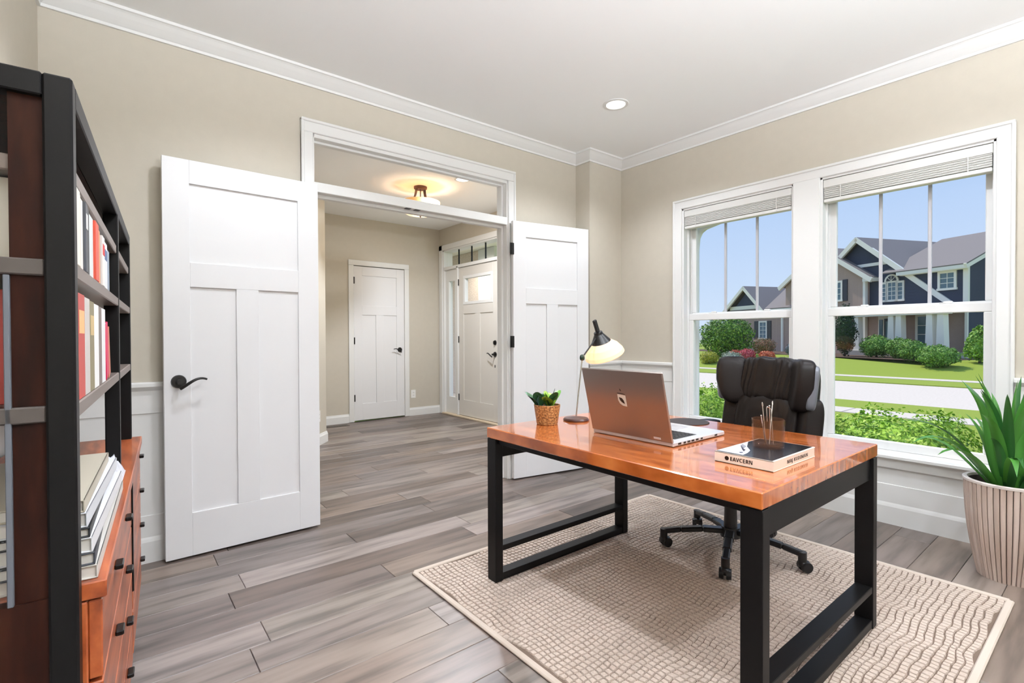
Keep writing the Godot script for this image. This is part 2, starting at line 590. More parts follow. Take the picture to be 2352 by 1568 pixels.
func lever(d: Node3D, at: Vector3, dirx: float, dirz: float) -> void:
	# round rosette and a wavy lever on the face that looks along dirz
	var h := MB.new()
	h.cyl(at, at + V(0, 0, 0.010 * dirz), 0.034, 0.031, 28)
	h.cyl(at + V(0, 0, 0.01 * dirz), at + V(0, 0, 0.05 * dirz), 0.013, 0.012, 14)
	var o := part(d, "handle", h, M.black, "black lever handle")
	var l := MB.new()
	var pts := []
	for i in 13:
		var u := i / 12.0
		pts.append(at + V(dirx * 0.115 * u, -0.012 + 0.028 * sin((u * 1.35 - 0.35) * PI * 0.72), (0.05 + 0.012 * sin(u * PI)) * dirz))
	l.tube(pts, 0.009, 10, 0.005)
	part(o, "lever", l, M.black)

func butt_hinge(d: Node3D, at: Vector3, wide := 0.036, tall := 0.09) -> void:
	var b := MB.new()
	b.cyl(at - V(0, tall / 2, 0), at + V(0, tall / 2, 0), 0.0075, 0.0075, 10)
	b.cbox(at + V(-wide / 2, -tall / 2, -0.002), at + V(wide / 2, tall / 2, 0.002), 0.001)
	part(d, "hinge", b, M.hinge, "black butt hinge")

func build_openings() -> void:
	# casing and transom of the double doorway
	var t := thing("trim_6", "white casing, jambs and transom bar of the double doorway", "door casing", Vector3.ZERO, 0, "", "structure")
	for s in [0, 1]:
		var b := MB.new()
		var x: float = 0.88 if s == 0 else 2.44
		b.cbox(V(x, 0, 0), V(x + 0.07, 2.352, 0.018), 0.004)
		var e: float = 0.88 if s == 0 else 2.492
		b.cbox(V(e, 0, 0.0), V(e + 0.018, 2.412, 0.026), 0.004)
		part(t, "side_casing", b, M.white)
		var j: float = 0.925 if s == 0 else 2.430
		b = MB.new()
		b.cbox(V(j, 0, -0.125), V(j + 0.035, 2.365, 0.004), 0.002)
		var k: float = 0.955 if s == 0 else 2.415
		b.cbox(V(k, 0, -0.085), V(k + 0.02, 2.0, -0.045), 0.002)
		part(t, "jamb", b, M.white)
	var b2 := MB.new()
	b2.cbox(V(0.88, 2.352, 0), V(2.51, 2.43, 0.018), 0.004)
	b2.cbox(V(0.88, 2.412, 0), V(2.51, 2.43, 0.027), 0.004)
	part(t, "head_casing", b2, M.white)
	part(t, "head_jamb", bx(V(0.94, 2.33, -0.125), V(2.45, 2.365, 0.004), 0.002), M.white)
	b2 = MB.new()
	b2.cbox(V(0.95, 2.005, -0.125), V(2.44, 2.065, 0.006), 0.003)
	b2.cbox(V(0.95, 1.985, -0.085), V(2.44, 2.01, -0.045), 0.002)
	part(t, "transom_bar", b2, M.white)
	part(t, "transom_glass", bx(V(0.955, 2.06, -0.062), V(2.435, 2.335, -0.057)), M.glass)
	b2 = MB.new()
	b2.cbox(V(0.958, 2.063, -0.074), V(2.432, 2.078, -0.045), 0.002)
	b2.cbox(V(0.958, 2.316, -0.074), V(2.432, 2.331, -0.045), 0.002)
	b2.cbox(V(0.958, 2.078, -0.074), V(0.973, 2.316, -0.045), 0.002)
	b2.cbox(V(2.417, 2.078, -0.074), V(2.432, 2.316, -0.045), 0.002)
	part(t, "transom_stop", b2, M.white)
	for x in [1.585, 1.655]:
		part(t, "ball_catch", bx(V(x - 0.02, 2.0025, -0.035), V(x + 0.02, 2.0055, 0.002), 0.001), M.hinge, "small black ball catch plate")
	# the two leaves, swung right back against the wall
	var lw := 0.76
	var d := leaf("door_1", "white three-panel door swung open beside the bookcase, black lever handle", lw, 2.02, 0.035, M.door)
	d.transform = Transform3D(Basis(V(-0.9997, 0, 0.024), Vector3.UP, V(0.024, 0, 0.9997)), V(0.957, 0.012, 0.072))
	# its own x runs from the hinge towards the bookcase, so its faces are mirrored: the room side is +z
	for o in d.get_children():
		o.position.z -= 0.035
	lever(d, V(lw - 0.062, 0.895, 0.0), -1, 1)
	for y in [0.24, 1.06, 1.83]:
		butt_hinge(d, V(0.014, y, -0.041), 0.026)
	d = leaf("door_2", "white three-panel door swung open towards the windows, behind the desk", 0.73, 2.02, 0.035, M.door)
	d.transform = Transform3D(Basis(Vector3.UP, -0.174), V(2.452, 0.012, 0.03))
	for y in [0.24, 1.075, 1.80]:
		butt_hinge(d, V(-0.012, y, 0.037))
	# closet door of the foyer
	t = thing("trim_7", "white casing of the foyer closet door", "door casing", Vector3.ZERO, 0, "", "structure")
	part(t, "side_casing", bx(V(2.42, 0, ZB), V(2.49, 2.075, ZB + 0.02), 0.005), M.white)
	part(t, "side_casing", bx(V(3.222, 0, ZB), V(3.292, 2.075, ZB + 0.02), 0.005), M.white)
	part(t, "head_casing", bx(V(2.42, 2.075, ZB), V(3.292, 2.145, ZB + 0.02), 0.005), M.white)
	d = leaf("door_3", "white three-panel closet door in the foyer with black hinges", 0.726, 2.05, 0.03, M.door)
	d.position = V(2.493, 0.016, ZB - 0.022)
	lever(d, V(0.655, 0.93, 0.03), -1, 1)
	for y in [0.3, 1.06, 1.86]:
		butt_hinge(d, V(0.0, y, 0.038), 0.022)
	# front door with sidelight and transom
	t = thing("trim_8", "white frame of the front door with its sidelight and transom", "door frame", Vector3.ZERO, 0, "", "structure")
	var cz := func(called: String, lo: Vector3, hi: Vector3, m: Material = M.white) -> MeshInstance3D: return part(t, called, bx(lo, hi, 0.004), m)
	cz.call("side_casing", V(XF - 0.02, 0, -3.345), V(XF, 2.46, -3.26))
	cz.call("side_casing", V(XF - 0.02, 0, -1.92), V(XF, 2.46, -1.835))
	cz.call("head_casing", V(XF - 0.02, 2.385, -3.345), V(XF, 2.46, -1.835))
	cz.call("jamb", V(XF - 0.002, 0, -3.275), V(XF + 0.15, 2.40, -3.235))
	cz.call("jamb", V(XF - 0.002, 0, -1.935), V(XF + 0.15, 2.40, -1.895))
	cz.call("head_jamb", V(XF - 0.002, 2.365, -3.27), V(XF + 0.15, 2.40, -1.9))
	cz.call("post", V(XF - 0.002, 0.02, -2.905), V(XF + 0.12, 2.12, -2.865))
	cz.call("transom_bar", V(XF - 0.002, 2.095, -3.25), V(XF + 0.12, 2.14, -1.92))
	cz.call("sill", V(XF - 0.03, 0.0, -3.26), V(XF + 0.15, 0.022, -1.91), mat(rgb(214, 196, 168), 0.5))
	for k in 4:
		part(t, "transom_glass", bx(V(XF + 0.05, 2.14, -3.235 + 0.325 * k), V(XF + 0.056, 2.365, -3.235 + 0.325 * (k + 1))), M.glass)
	for k in 3:
		part(t, "muntin", bx(V(XF + 0.045, 2.14, -3.235 + 0.325 * (k + 1) - 0.006), V(XF + 0.062, 2.365, -3.235 + 0.325 * (k + 1) + 0.006)), M.hinge)
	b2 = MB.new()
	b2.cbox(V(XF + 0.03, 0.022, -3.235), V(XF + 0.07, 0.26, -2.905), 0.003)
	b2.cbox(V(XF + 0.03, 1.93, -3.235), V(XF + 0.07, 2.095, -2.905), 0.003)
	b2.cbox(V(XF + 0.03, 0.26, -3.235), V(XF + 0.07, 1.93, -3.15), 0.003)
	b2.cbox(V(XF + 0.03, 0.26, -2.99), V(XF + 0.07, 1.93, -2.905), 0.003)
	part(t, "sidelight_frame", b2, M.white)
	part(t, "sidelight_glass", bx(V(XF + 0.047, 0.26, -3.15), V(XF + 0.053, 1.93, -2.99)), M.glass)
	d = leaf("door_4", "warm grey front door with a small square window and black deadbolt", 0.92, 2.06, 0.045, M.entry, true)
	d.transform = Transform3D(Basis(Vector3.UP, -PI / 2), V(XF + 0.062, 0.028, -2.862))
	lever(d, V(0.85, 0.87, 0.045), -1, 1)
	var db := MB.new()
	db.cyl(V(0.85, 1.02, 0.045), V(0.85, 1.02, 0.058), 0.032, 0.028, 24)
	db.cbox(V(0.842, 1.0, 0.058), V(0.858, 1.04, 0.075), 0.003)
	part(d, "deadbolt", db, M.black, "black deadbolt thumb turn")
	part(d, "doorstop_pin", bx(V(0.843, 0.7, 0.045), V(0.857, 0.735, 0.052), 0.003), M.black)
	for y in [0.25, 1.06, 1.86]:
		butt_hinge(d, V(-0.002, y, 0.05), 0.02)

func outlet(at: Vector3, turn: float, label: String) -> void:
	var o := thing("wall_outlet", label, "outlet", at, turn)
	part(o, "cover_plate", bx(V(-0.036, -0.058, 0), V(0.036, 0.058, 0.006), 0.003), M.plate)
	for y in [-0.02, 0.02]:
		var s := part(o, "socket", bx(V(-0.017, y - 0.014, 0.005), V(0.017, y + 0.014, 0.008), 0.003), M.plate)
		var b := MB.new()
		b.box(V(-0.009, y - 0.005, 0.0078), V(-0.006, y + 0.006, 0.0084))
		b.box(V(0.006, y - 0.005, 0.0078), V(0.009, y + 0.006, 0.0084))
		part(s, "slot", b, M.black)

func build_windows() -> void:
	var spans := [[0.785, 1.645], [1.80, 2.645]]
	var names := ["white double-hung window by the boxed corner, beyond the desk lamp", "white double-hung window above the potted floor plant"]
	for k in 2:
		var z0: float = spans[k][0]
		var z1: float = spans[k][1]
		var w := thing("window_%d" % (k + 1), names[k], "window", Vector3.ZERO, 0, "", "structure")
		var fr := MB.new()
		fr.cbox(V(XW - 0.002, 0.415, z0), V(XO + 0.01, 2.16, z0 + 0.018), 0.002)
		fr.cbox(V(XW - 0.002, 0.415, z1 - 0.018), V(XO + 0.01, 2.16, z1), 0.002)
		fr.cbox(V(XW - 0.002, 2.142, z0), V(XO + 0.01, 2.16, z1), 0.002)
		fr.cbox(V(XW + 0.06, 0.405, z0), V(XO + 0.03, 0.425, z1), 0.002)
		fr.cbox(V(XW + 0.055, 0.42, z0 + 0.016), V(XW + 0.065, 2.15, z0 + 0.028), 0.002)
		fr.cbox(V(XW + 0.055, 0.42, z1 - 0.028), V(XW + 0.065, 2.15, z1 - 0.016), 0.002)
		fr.cbox(V(XW + 0.098, 0.42, z0 + 0.016), V(XW + 0.106, 2.15, z0 + 0.03), 0.002)
		fr.cbox(V(XW + 0.098, 0.42, z1 - 0.03), V(XW + 0.106, 2.15, z1 - 0.016), 0.002)
		part(w, "jamb", fr, M.vinyl)
		var a := z0 + 0.02
		var e := z1 - 0.02
		# lower sash, inside
		var s := MB.new()
		var x0 := XW + 0.066
		var x1 := XW + 0.097
		s.cbox(V(x0, 0.425, a), V(x1, 0.478, e), 0.004)
		s.cbox(V(x0, 1.253, a), V(x1, 1.305, e), 0.004)
		s.cbox(V(x0, 0.478, a), V(x1, 1.253, a + 0.042), 0.004)
		s.cbox(V(x0, 0.478, e - 0.042), V(x1, 1.253, e), 0.004)
		var sash := part(w, "lower_sash", s, M.vinyl)
		part(sash, "glass", bx(V(x0 + 0.013, 0.47, a + 0.036), V(x0 + 0.018, 1.26, e - 0.036)), M.glass)
		for f in [0.25, 0.75]:
			var l := MB.new()
			var zc := lerpf(a, e, f)
			l.cbox(V(x0 + 0.004, 1.305, zc - 0.03), V(x1 - 0.004, 1.313, zc + 0.03), 0.003)
			l.cbox(V(x0 + 0.008, 1.311, zc - 0.012), V(x1 - 0.008, 1.32, zc + 0.03), 0.003)
			part(sash, "sash_lock", l, M.vinyl)
		# upper sash, outside
		s = MB.new()
		x0 = XW + 0.107
		x1 = XW + 0.138
		s.cbox(V(x0, 1.262, a), V(x1, 1.315, e), 0.004)
		s.cbox(V(x0, 2.10, a), V(x1, 2.145, e), 0.004)
		s.cbox(V(x0, 1.315, a), V(x1, 2.10, a + 0.042), 0.004)
		s.cbox(V(x0, 1.315, e - 0.042), V(x1, 2.10, e), 0.004)
		sash = part(w, "upper_sash", s, M.vinyl)
		part(sash, "glass", bx(V(x0 + 0.013, 1.305, a + 0.036), V(x0 + 0.018, 2.11, e - 0.036)), M.glass)
		for f in [1, 2]:
			var zc := lerpf(a + 0.042, e - 0.042, f / 3.0)
			part(sash, "muntin", bx(V(x0 + 0.008, 1.31, zc - 0.009), V(x0 + 0.023, 2.105, zc + 0.009), 0.003), M.muntin)
		# raised blind
		var bl := thing("window_blind", ["white wooden blind pulled up in the window by the boxed corner", "white wooden blind pulled up in the window above the floor plant"][k], "blind", V(XW + 0.03, 0, 0), 0, "raised window blinds")
		var q := 0.018
		part(bl, "valance", bx(V(-0.028, 2.088, z0 + q + 0.002), V(-0.016, 2.139, z1 - q - 0.002), 0.003), M.blind)
		part(bl, "headrail", bx(V(-0.014, 2.096, z0 + q + 0.006), V(0.028, 2.138, z1 - q - 0.006), 0.002), M.blind)
		for i in 11:
			var y := 2.086 - i * 0.0062
			part(bl, "slat", bx(V(-0.026 + 0.003 * (i % 2), y - 0.0042, z0 + q + 0.005), V(0.024 + 0.003 * (i % 2), y, z1 - q - 0.005), 0.001), M.blind)
		part(bl, "bottom_rail", bx(V(-0.027, 1.992, z0 + q + 0.005), V(0.025, 2.0145, z1 - q - 0.005), 0.003), M.blind)
		for f in [0.14, 0.86]:
			var zc := lerpf(z0, z1, f)
			part(bl, "ladder_cord", bx(V(-0.0295, 1.992, zc - 0.002), V(-0.0275, 2.09, zc + 0.002)), M.blind)
	# casing round both windows
	var t := thing("trim_9", "white casing, mullion board and sill round the two windows", "window casing", Vector3.ZERO, 0, "", "structure")
	var board := func(called: String, lo: Vector3, hi: Vector3) -> void: part(t, called, bx(lo, hi, 0.004), M.white)
	board.call("side_casing", V(XW - 0.018, 0.40, 0.714), V(XW, 2.228, 0.79))
	board.call("side_casing", V(XW - 0.018, 0.40, 2.64), V(XW, 2.228, 2.713))
	board.call("side_edge", V(XW - 0.026, 0.40, 0.714), V(XW, 2.228, 0.731))
	board.call("side_edge", V(XW - 0.026, 0.40, 2.696), V(XW, 2.228, 2.713))
	board.call("head_casing", V(XW - 0.0175, 2.155, 0.72), V(XW, 2.2275, 2.70))
	board.call("head_edge", V(XW - 0.0265, 2.211, 0.7145), V(XW, 2.2285, 2.7125))
	board.call("mullion_board", V(XW - 0.0178, 0.40, 1.64), V(XW, 2.16, 1.806))
	board.call("stool", V(XW - 0.045, 0.395, 0.70), V(XW + 0.07, 0.417, 2.727))
	board.call("apron", V(XW - 0.02, 0.335, 0.72), V(XW, 0.395, 2.707))
	outlet(V(3.357, 0.31, ZB), 0, "white wall outlet between the closet door and the front door")
	outlet(V(1.67, 0.30, -2.218), PI / 2 - 0.7092, "white wall outlet on the angled foyer wall")
	var v := thing("floor_register", "dark metal floor vent in front of the closet wall baseboard", "floor vent", V(2.19, 0.0, -3.2))
	part(v, "frame", bx(V(-0.16, -0.002, -0.06), V(0.16, 0.003, 0.06), 0.001), mat(rgb(96, 82, 70), 0.5, 0.3))
	for i in 9:
		part(v, "slot", bx(V(-0.14 + i * 0.033, 0.001, -0.045), V(-0.124 + i * 0.033, 0.0036, 0.045)), M.black)

func can_light(at: Vector3, label: String, energy: float, cone := 72.0) -> void:
	var o := thing("recessed_light", label, "ceiling light", at, 0, "recessed ceiling lights")
	var b := MB.new()
	b.lathe([Vector2(0.062, -0.001), Vector2(0.066, -0.006), Vector2(0.084, -0.004), Vector2(0.088, 0.0)], 40)
	part(o, "trim_ring", b, M.white)
	b = MB.new()
	b.lathe([Vector2(0, -0.003), Vector2(0.064, -0.003), Vector2(0.064, 0.0), Vector2(0, 0)], 40)
	part(o, "lens", b, glow(rgb(255, 252, 244), 3.0))
	spot(at + V(0, -0.03, 0), rgb(238, 244, 255), energy, 0.06, cone)

func drum_light(at: Vector3, label: String, energy: float, k: float) -> void:
	# semi-flush bowl on two straps, glass lit from inside; at is on the ceiling
	var o := thing("semi_flush_light", label, "ceiling light", at)
	var b := MB.new()
	b.lathe([Vector2(0.0, -0.028), Vector2(0.055, -0.028), Vector2(0.068, -0.02), Vector2(0.07, 0.0)], 32)
	part(o, "canopy", b, M.bronze)
	for s in [-1, 1]:
		b = MB.new()
		var p := []
		for i in 9:
			var u := i / 8.0
			p.append(V(s * (0.045 + 0.02 * u + 0.03 * u * u * u), -0.01 - 0.16 * u, 0))
		for i in 8:
			b.beam(p[i], p[i + 1], 0.045, 0.006, V(s, 0, 0))
		part(o, "strap", b, M.bronze)
	b = MB.new()
	b.lathe([Vector2(0.0, -0.30), Vector2(0.08, -0.298), Vector2(0.15, -0.285), Vector2(0.19, -0.262), Vector2(0.2, -0.25)], 48)
	part(o, "diffuser", b, glow(rgb(255, 236, 190), k * 1.15), "cream glass bowl, lit")
	b = MB.new()
	b.lathe([Vector2(0.2, -0.25), Vector2(0.205, -0.16), Vector2(0.2, -0.158), Vector2(0.195, -0.16), Vector2(0.195, -0.25)], 48)
	var pan := MB.new()
	pan.lathe([Vector2(0, -0.162), Vector2(0.16, -0.162), Vector2(0.16, -0.158), Vector2(0, -0.158)], 36)
	part(o, "top_pan", pan, M.bronze)
	part(o, "glass_drum", b, glow(rgb(250, 196, 126), k))
	b = MB.new()
	b.cyl(V(0, -0.32, 0), V(0, -0.298, 0), 0.006, 0.016, 12)
	b.cyl(V(0, -0.3, 0), V(0, -0.02, 0), 0.006, 0.006, 8)
	part(o, "finial", b, M.bronze)
	omni(at + V(0.03, -0.285, 0), rgb(255, 236, 212), energy, 0.1)

func pendant_bowl(at: Vector3, label: String, energy: float) -> void:
	# inverted white bowl on a stem that throws its light up to the ceiling; at is on the ceiling
	var o := thing("pendant_light", label, "pendant light", at)
	var b := MB.new()
	b.lathe([Vector2(0.0, -0.02), Vector2(0.06, -0.02), Vector2(0.065, 0.0)], 32)
	part(o, "canopy", b, M.bronze)
	b = MB.new()
	b.cyl(V(0, -0.76, 0), V(0, -0.01, 0), 0.006, 0.006, 8)
	part(o, "stem", b, M.bronze)
	b = MB.new()
	b.lathe([Vector2(0, -0.78), Vector2(0.12, -0.77), Vector2(0.2, -0.735), Vector2(0.24, -0.68), Vector2(0.236, -0.68), Vector2(0.195, -0.73), Vector2(0.12, -0.763), Vector2(0, -0.772)], 48)
	part(o, "bowl", b, mat(rgb(240, 238, 232), 0.5), "opaque white bowl, open upwards")
	b = MB.new()
	b.pillow(V(0.05, -0.70, 0), V(0.03, 0.04, 0.03), 1.0, 20, 14)
	part(o, "bulb", b, glow(rgb(255, 250, 242), 6.0))
	omni(at + V(0.05, -0.70, 0), rgb(238, 244, 255), energy, 0.04)

func build_lights() -> void:
	var e := 1.78
	can_light(V(2.69, H, 0.88), "round recessed ceiling light near the boxed corner", e)
	can_light(V(0.70, H, 0.98), "round recessed ceiling light above the open left door", e)
	can_light(V(0.70, H, 2.45), "round recessed ceiling light over the near end of the bookcase", e)
	can_light(V(2.69, H, 2.47), "round recessed ceiling light over the desk by the windows", e)
	can_light(V(0.70, H, 3.95), "round recessed ceiling light in the corner across from the doorway", e)
	can_light(V(2.69, H, 3.95), "round recessed ceiling light near the windows, away from the doorway", e)
	can_light(V(2.76, H, -1.13), "round recessed ceiling light in the foyer", 5.4, 89.0)
	drum_light(V(2.55, H, -1.62), "bronze semi-flush ceiling light with cream glass bowl in the foyer", 0.5, 0.36)
	pendant_bowl(V(0.95, H, 3.85), "white bowl pendant light in the middle of the office ceiling", 11.0)

# ---------------------------------------------------------------- furniture
const RUG := 0.0135
func build_rug() -> void:
	var x0 := 1.10
	var x1 := 2.95
	var z0 := 0.95
	var z1 := 2.79
	var r := thing("rug", "beige rug quilted in small squares lying under the desk", "rug", V(x0, 0, z0))
	var w := x1 - x0
	var d := z1 - z0
	part(r, "backing", bx(V(0.004, 0.0002, 0.004), V(w - 0.004, 0.006, d - 0.004)), M.rug_back)
	var e := MB.new()
	var pts := [[V(0.012, 0.0075, 0.012), V(w - 0.012, 0.0075, 0.012)], [V(w - 0.012, 0.0075, 0.012), V(w - 0.012, 0.0075, d - 0.012)], [V(w - 0.012, 0.0075, d - 0.012), V(0.012, 0.0075, d - 0.012)], [V(0.012, 0.0075, d - 0.012), V(0.012, 0.0075, 0.012)]]
	for p in pts:
		e.beam(p[0], p[1], 0.026, 0.012, Vector3.UP, 0.004)
	part(r, "binding", e, M.rug_edge)
	var f := FastNoiseLite.new()
	f.seed = 5
	f.frequency = 3.0
	var c := MB.new()
	var s := 0.0245
	var nx := int((w - 0.06) / s)
	var nz := int((d - 0.06) / s)
	var sx := (w - 0.06) / nx
	var sz := (d - 0.06) / nz
	var at := func(i: float, j: float) -> Vector3:
		var x := 0.03 + i * sx
		var z := 0.03 + j * sz
		return V(x + 0.022 * f.get_noise_2d(x, z) + 0.0, 0, z + 0.022 * f.get_noise_2d(x + 40.0, z))
	for j in nz:
		for i in nx:
			var k := 0.045 + 0.05 * rng.randf()
			var a: Vector3 = at.call(i + k, j + k)
			var b: Vector3 = at.call(i + 1 - k, j + k)
			var g: Vector3 = at.call(i + 1 - k, j + 1 - k)
			var h: Vector3 = at.call(i + k, j + 1 - k)
			var m := (a + b + g + h) / 4.0
			var top := V(0, 0.0112 + 0.0012 * rng.randf(), 0)
			var lo := V(0, 0.0055, 0)
			var q := 0.16
			var a2 := a.lerp(m, q) + top
			var b2 := b.lerp(m, q) + top
			var g2 := g.lerp(m, q) + top
			var h2 := h.lerp(m, q) + top
			c.quad(a2, h2, g2, b2)
			c.quad(a + lo, a2, b2, b + lo)
			c.quad(b + lo, b2, g2, g + lo)
			c.quad(g + lo, g2, h2, h + lo)
			c.quad(h + lo, h2, a2, a + lo)
	var pile := part(r, "pile", c, M.pile)
	pile.set_meta("kind", "stuff")

const TOP := 0.712
func build_desk() -> void:
	var x0 := 1.340
	var x1 := 2.285
	var z0 := 1.238
	var z1 := 2.485
	var d := thing("desk", "glossy orange-brown wooden desk on a black steel frame", "desk", V((x0 + x1) / 2, RUG, (z0 + z1) / 2))
	var hx := (x1 - x0) / 2
	var hz := (z1 - z0) / 2
	var h := TOP - RUG
	part(d, "tabletop", bx(V(-hx, h - 0.047, -hz), V(hx, h, hz), 0.003), M.desk, "glossy orange-brown wooden top")
	for s in [-1, 1]:
		var za: float = s * hz - (0.0 if s < 0 else 0.062)
		var zc := za + 0.031
		for e in [-1, 1]:
			var xa: float = e * (hx - 0.003) - (0.0 if e < 0 else 0.042)
			part(d, "leg", bx(V(xa, 0, za), V(xa + 0.042, h - 0.049, za + 0.062), 0.002), M.steel_black)
		part(d, "apron", bx(V(-hx + 0.04, h - 0.135, zc - 0.018), V(hx - 0.04, h - 0.05, zc + 0.018), 0.002), M.steel_black)
		part(d, "stretcher", bx(V(-hx + 0.04, 0.135, zc - 0.028), V(hx - 0.04, 0.16, zc + 0.028), 0.002), M.steel_black)
		part(d, "foot_rail", bx(V(-hx + 0.04, 0.002, zc - 0.028), V(hx - 0.04, 0.034, zc + 0.028), 0.002), M.steel_black)
		var xr: float = s * (hx - 0.03)
		part(d, "under_rail", bx(V(xr - 0.015, h - 0.07, -hz + 0.05), V(xr + 0.015, h - 0.0475, hz - 0.05), 0.002), M.steel_black)

func build_chair() -> void:
	# own frame: sits at the origin, faces +x, back at -x
	var c := thing("office_chair", "high-backed dark brown leather office chair with headrest wings at the desk", "office chair", V(2.50, RUG, 1.79), 2.90)
	var b := MB.new()
	var wr := func(o: Vector3) -> Vector3:
		var k := sin(o.z * 31.0 + 2.2 * sin(o.y * 2.4)) * 0.5 + 0.35 * sin(o.z * 17.0 + o.y * 3.0)
		return V(0.0075 * k * maxf(o.x, 0.0), 0.004 * sin(o.z * 9.0), 0)
	var keep := Transform3D(Basis(V(0, 0, 1), 0.12), V(-0.30, 0.878, 0))
	b.t = keep
	b.pillow(Vector3.ZERO, V(0.055, 0.118, 0.165), 0.42, 150, 28, wr)
	part(c, "headrest", b, M.leather)
	for s in [-1, 1]:
		b = MB.new()
		b.t = Transform3D(Basis(Vector3.UP, s * 0.75), V(-0.255, 0.862, s * 0.212)) * Transform3D(Basis(V(0, 0, 1), 0.1), Vector3.ZERO)
		b.pillow(Vector3.ZERO, V(0.048, 0.134, 0.088), 0.5, 40, 24, func(o: Vector3) -> Vector3: return V(0, 0, -s * 0.03 * clampf(-o.y, 0, 1)))
		var wing := part(c, "wing", b, M.leather)
		var p := MB.new()
		p.t = Transform3D(Basis(Vector3.UP, s * 0.95), V(-0.262, 0.855, s * 0.262)) * Transform3D(Basis(V(0, 0, 1), 0.1), Vector3.ZERO)
		p.pillow(Vector3.ZERO, V(0.024, 0.11, 0.05), 0.4, 28, 16)
		part(wing, "wing_cover", p, M.silver, "grey plastic cover on the outer side of the headrest wing")
		b = MB.new()
		b.t = Transform3D(Basis(V(0, 0, 1), 0.16), V(-0.285, 0.63, s * 0.225)) * Transform3D(Basis(Vector3.UP, s * 0.5), Vector3.ZERO)
		b.pillow(Vector3.ZERO, V(0.05, 0.17, 0.062), 0.5, 32, 20)
		part(c, "side_bolster", b, M.leather)
		# arm
		b = MB.new()
		b.pillow(V(-0.06, 0.60, s * 0.31), V(0.19, 0.024, 0.04), 0.5, 28, 14)
		var arm := part(c, "armrest", b, M.leather)
		b = MB.new()
		b.tube([V(0.08, 0.585, s * 0.31), V(0.09, 0.52, s * 0.31), V(0.06, 0.44, s * 0.29), V(-0.02, 0.385, s * 0.2)], 0.018, 10)
		b.tube([V(-0.22, 0.585, s * 0.31), V(-0.21, 0.5, s * 0.31), V(-0.14, 0.42, s * 0.29), V(-0.06, 0.385, s * 0.2)], 0.018, 10)
		part(arm, "arm_support", b, M.plastic)
	b = MB.new()
	b.t = Transform3D(Basis(V(0, 0, 1), 0.14), V(-0.275, 0.63, 0))
	b.pillow(Vector3.ZERO, V(0.062, 0.17, 0.19), 0.45, 56, 24, wr)
	part(c, "backrest", b, M.leather)
	b = MB.new()
	b.t = Transform3D(Basis(V(0, 0, 1), 0.13), V(-0.335, 0.72, 0))
	b.pillow(Vector3.ZERO, V(0.03, 0.27, 0.235), 0.35, 40, 24)
	part(c, "back_shell", b, M.leather)
	b = MB.new()
	b.pillow(V(0.0, 0.445, 0), V(0.27, 0.062, 0.265), 0.4, 56, 20, func(o: Vector3) -> Vector3: return V(0, -0.012 * maxf(o.x, 0.0), 0))
	part(c, "seat", b, M.leather)
	b = MB.new()
	b.cbox(V(-0.12, 0.335, -0.1), V(0.12, 0.39, 0.1), 0.012)
	b.cyl(V(0.0, 0.35, 0.1), V(0.02, 0.345, 0.24), 0.007, 0.009, 8)
	part(c, "tilt_mechanism", b, M.plastic)
	b = MB.new()
	b.cyl(V(0, 0.09, 0), V(0, 0.24, 0), 0.034, 0.03, 20)
	b.cyl(V(0, 0.24, 0), V(0, 0.34, 0), 0.02, 0.02, 16)
	part(c, "gas_lift", b, M.plastic)
	b = MB.new()
	b.cyl(V(0, 0.075, 0), V(0, 0.125, 0), 0.05, 0.044, 24)
	part(c, "base_hub", b, M.plastic)
	var arm_shape := MB.new()
	var pts := [V(0.03, 0.104, 0), V(0.14, 0.106, 0), V(0.25, 0.096, 0), V(0.335, 0.083, 0)]
	for i in 3:
		arm_shape.beam(pts[i], pts[i + 1], 0.046 - 0.007 * i, 0.026, Vector3.UP, 0.005)
	arm_shape.cyl(V(0.335, 0.05, 0), V(0.335, 0.094, 0), 0.019, 0.019, 14)
	var am := arm_shape.mesh()
	var caster := MB.new()
	caster.cyl(V(0, 0.032, 0), V(0, 0.058, 0), 0.008, 0.008, 8)
	for s in [-1, 1]:
		caster.cyl(V(0.012, 0.026, s * 0.006), V(0.012, 0.026, s * 0.026), 0.026, 0.024, 20)
	caster.pillow(V(0.008, 0.036, 0), V(0.026, 0.018, 0.022), 0.7, 20, 12)
	var cm := caster.mesh()
	for k in 5:
		# the arms stand at these bearings in the room, whichever way the seat is turned
		var ang := deg_to_rad(-156.0 + 72.0 * k) - c.rotation.y
		var leg := part(c, "base_arm", am, M.plastic)
		leg.rotation.y = ang
		var wh := part(leg, "caster", cm, M.plastic)
		wh.position = V(0.335, 0, 0)
		wh.rotation.y = 0.9 * k

# books -------------------------------------------------------------------
func book(parent_at: Transform3D, w: float, h: float, d: float, col: Color, label: String, group: String, lean := 0.0, band := Color(0, 0, 0, 0)) -> Node3D:
	# own frame: spine at z = 0 facing +z, thickness w along x, stands on y = 0
	var o := thing("book", label, "book", Vector3.ZERO, 0, group)
	var c := MB.new()
	var k := 0.0022
	c.cbox(V(0, 0, -k), V(w, h, 0), 0.001)
	c.cbox(V(0, 0, -d), V(k, h, 0), 0.0008)
	c.cbox(V(w - k, 0, -d), V(w, h, 0), 0.0008)
	part(o, "cover", c, mat(col, 0.5))
	part(o, "pages", bx(V(k, 0.003, -d + 0.004), V(w - k, h - 0.003, -k)), M.paper)
	if band.a > 0.0:
		part(o, "spine_label", bx(V(w * 0.12, h * 0.62, -0.0002), V(w * 0.88, h * 0.84, 0.0006)), mat(band, 0.6))
	o.transform = parent_at * Transform3D(Basis(V(0, 0, 1), lean), Vector3.ZERO)
	return o

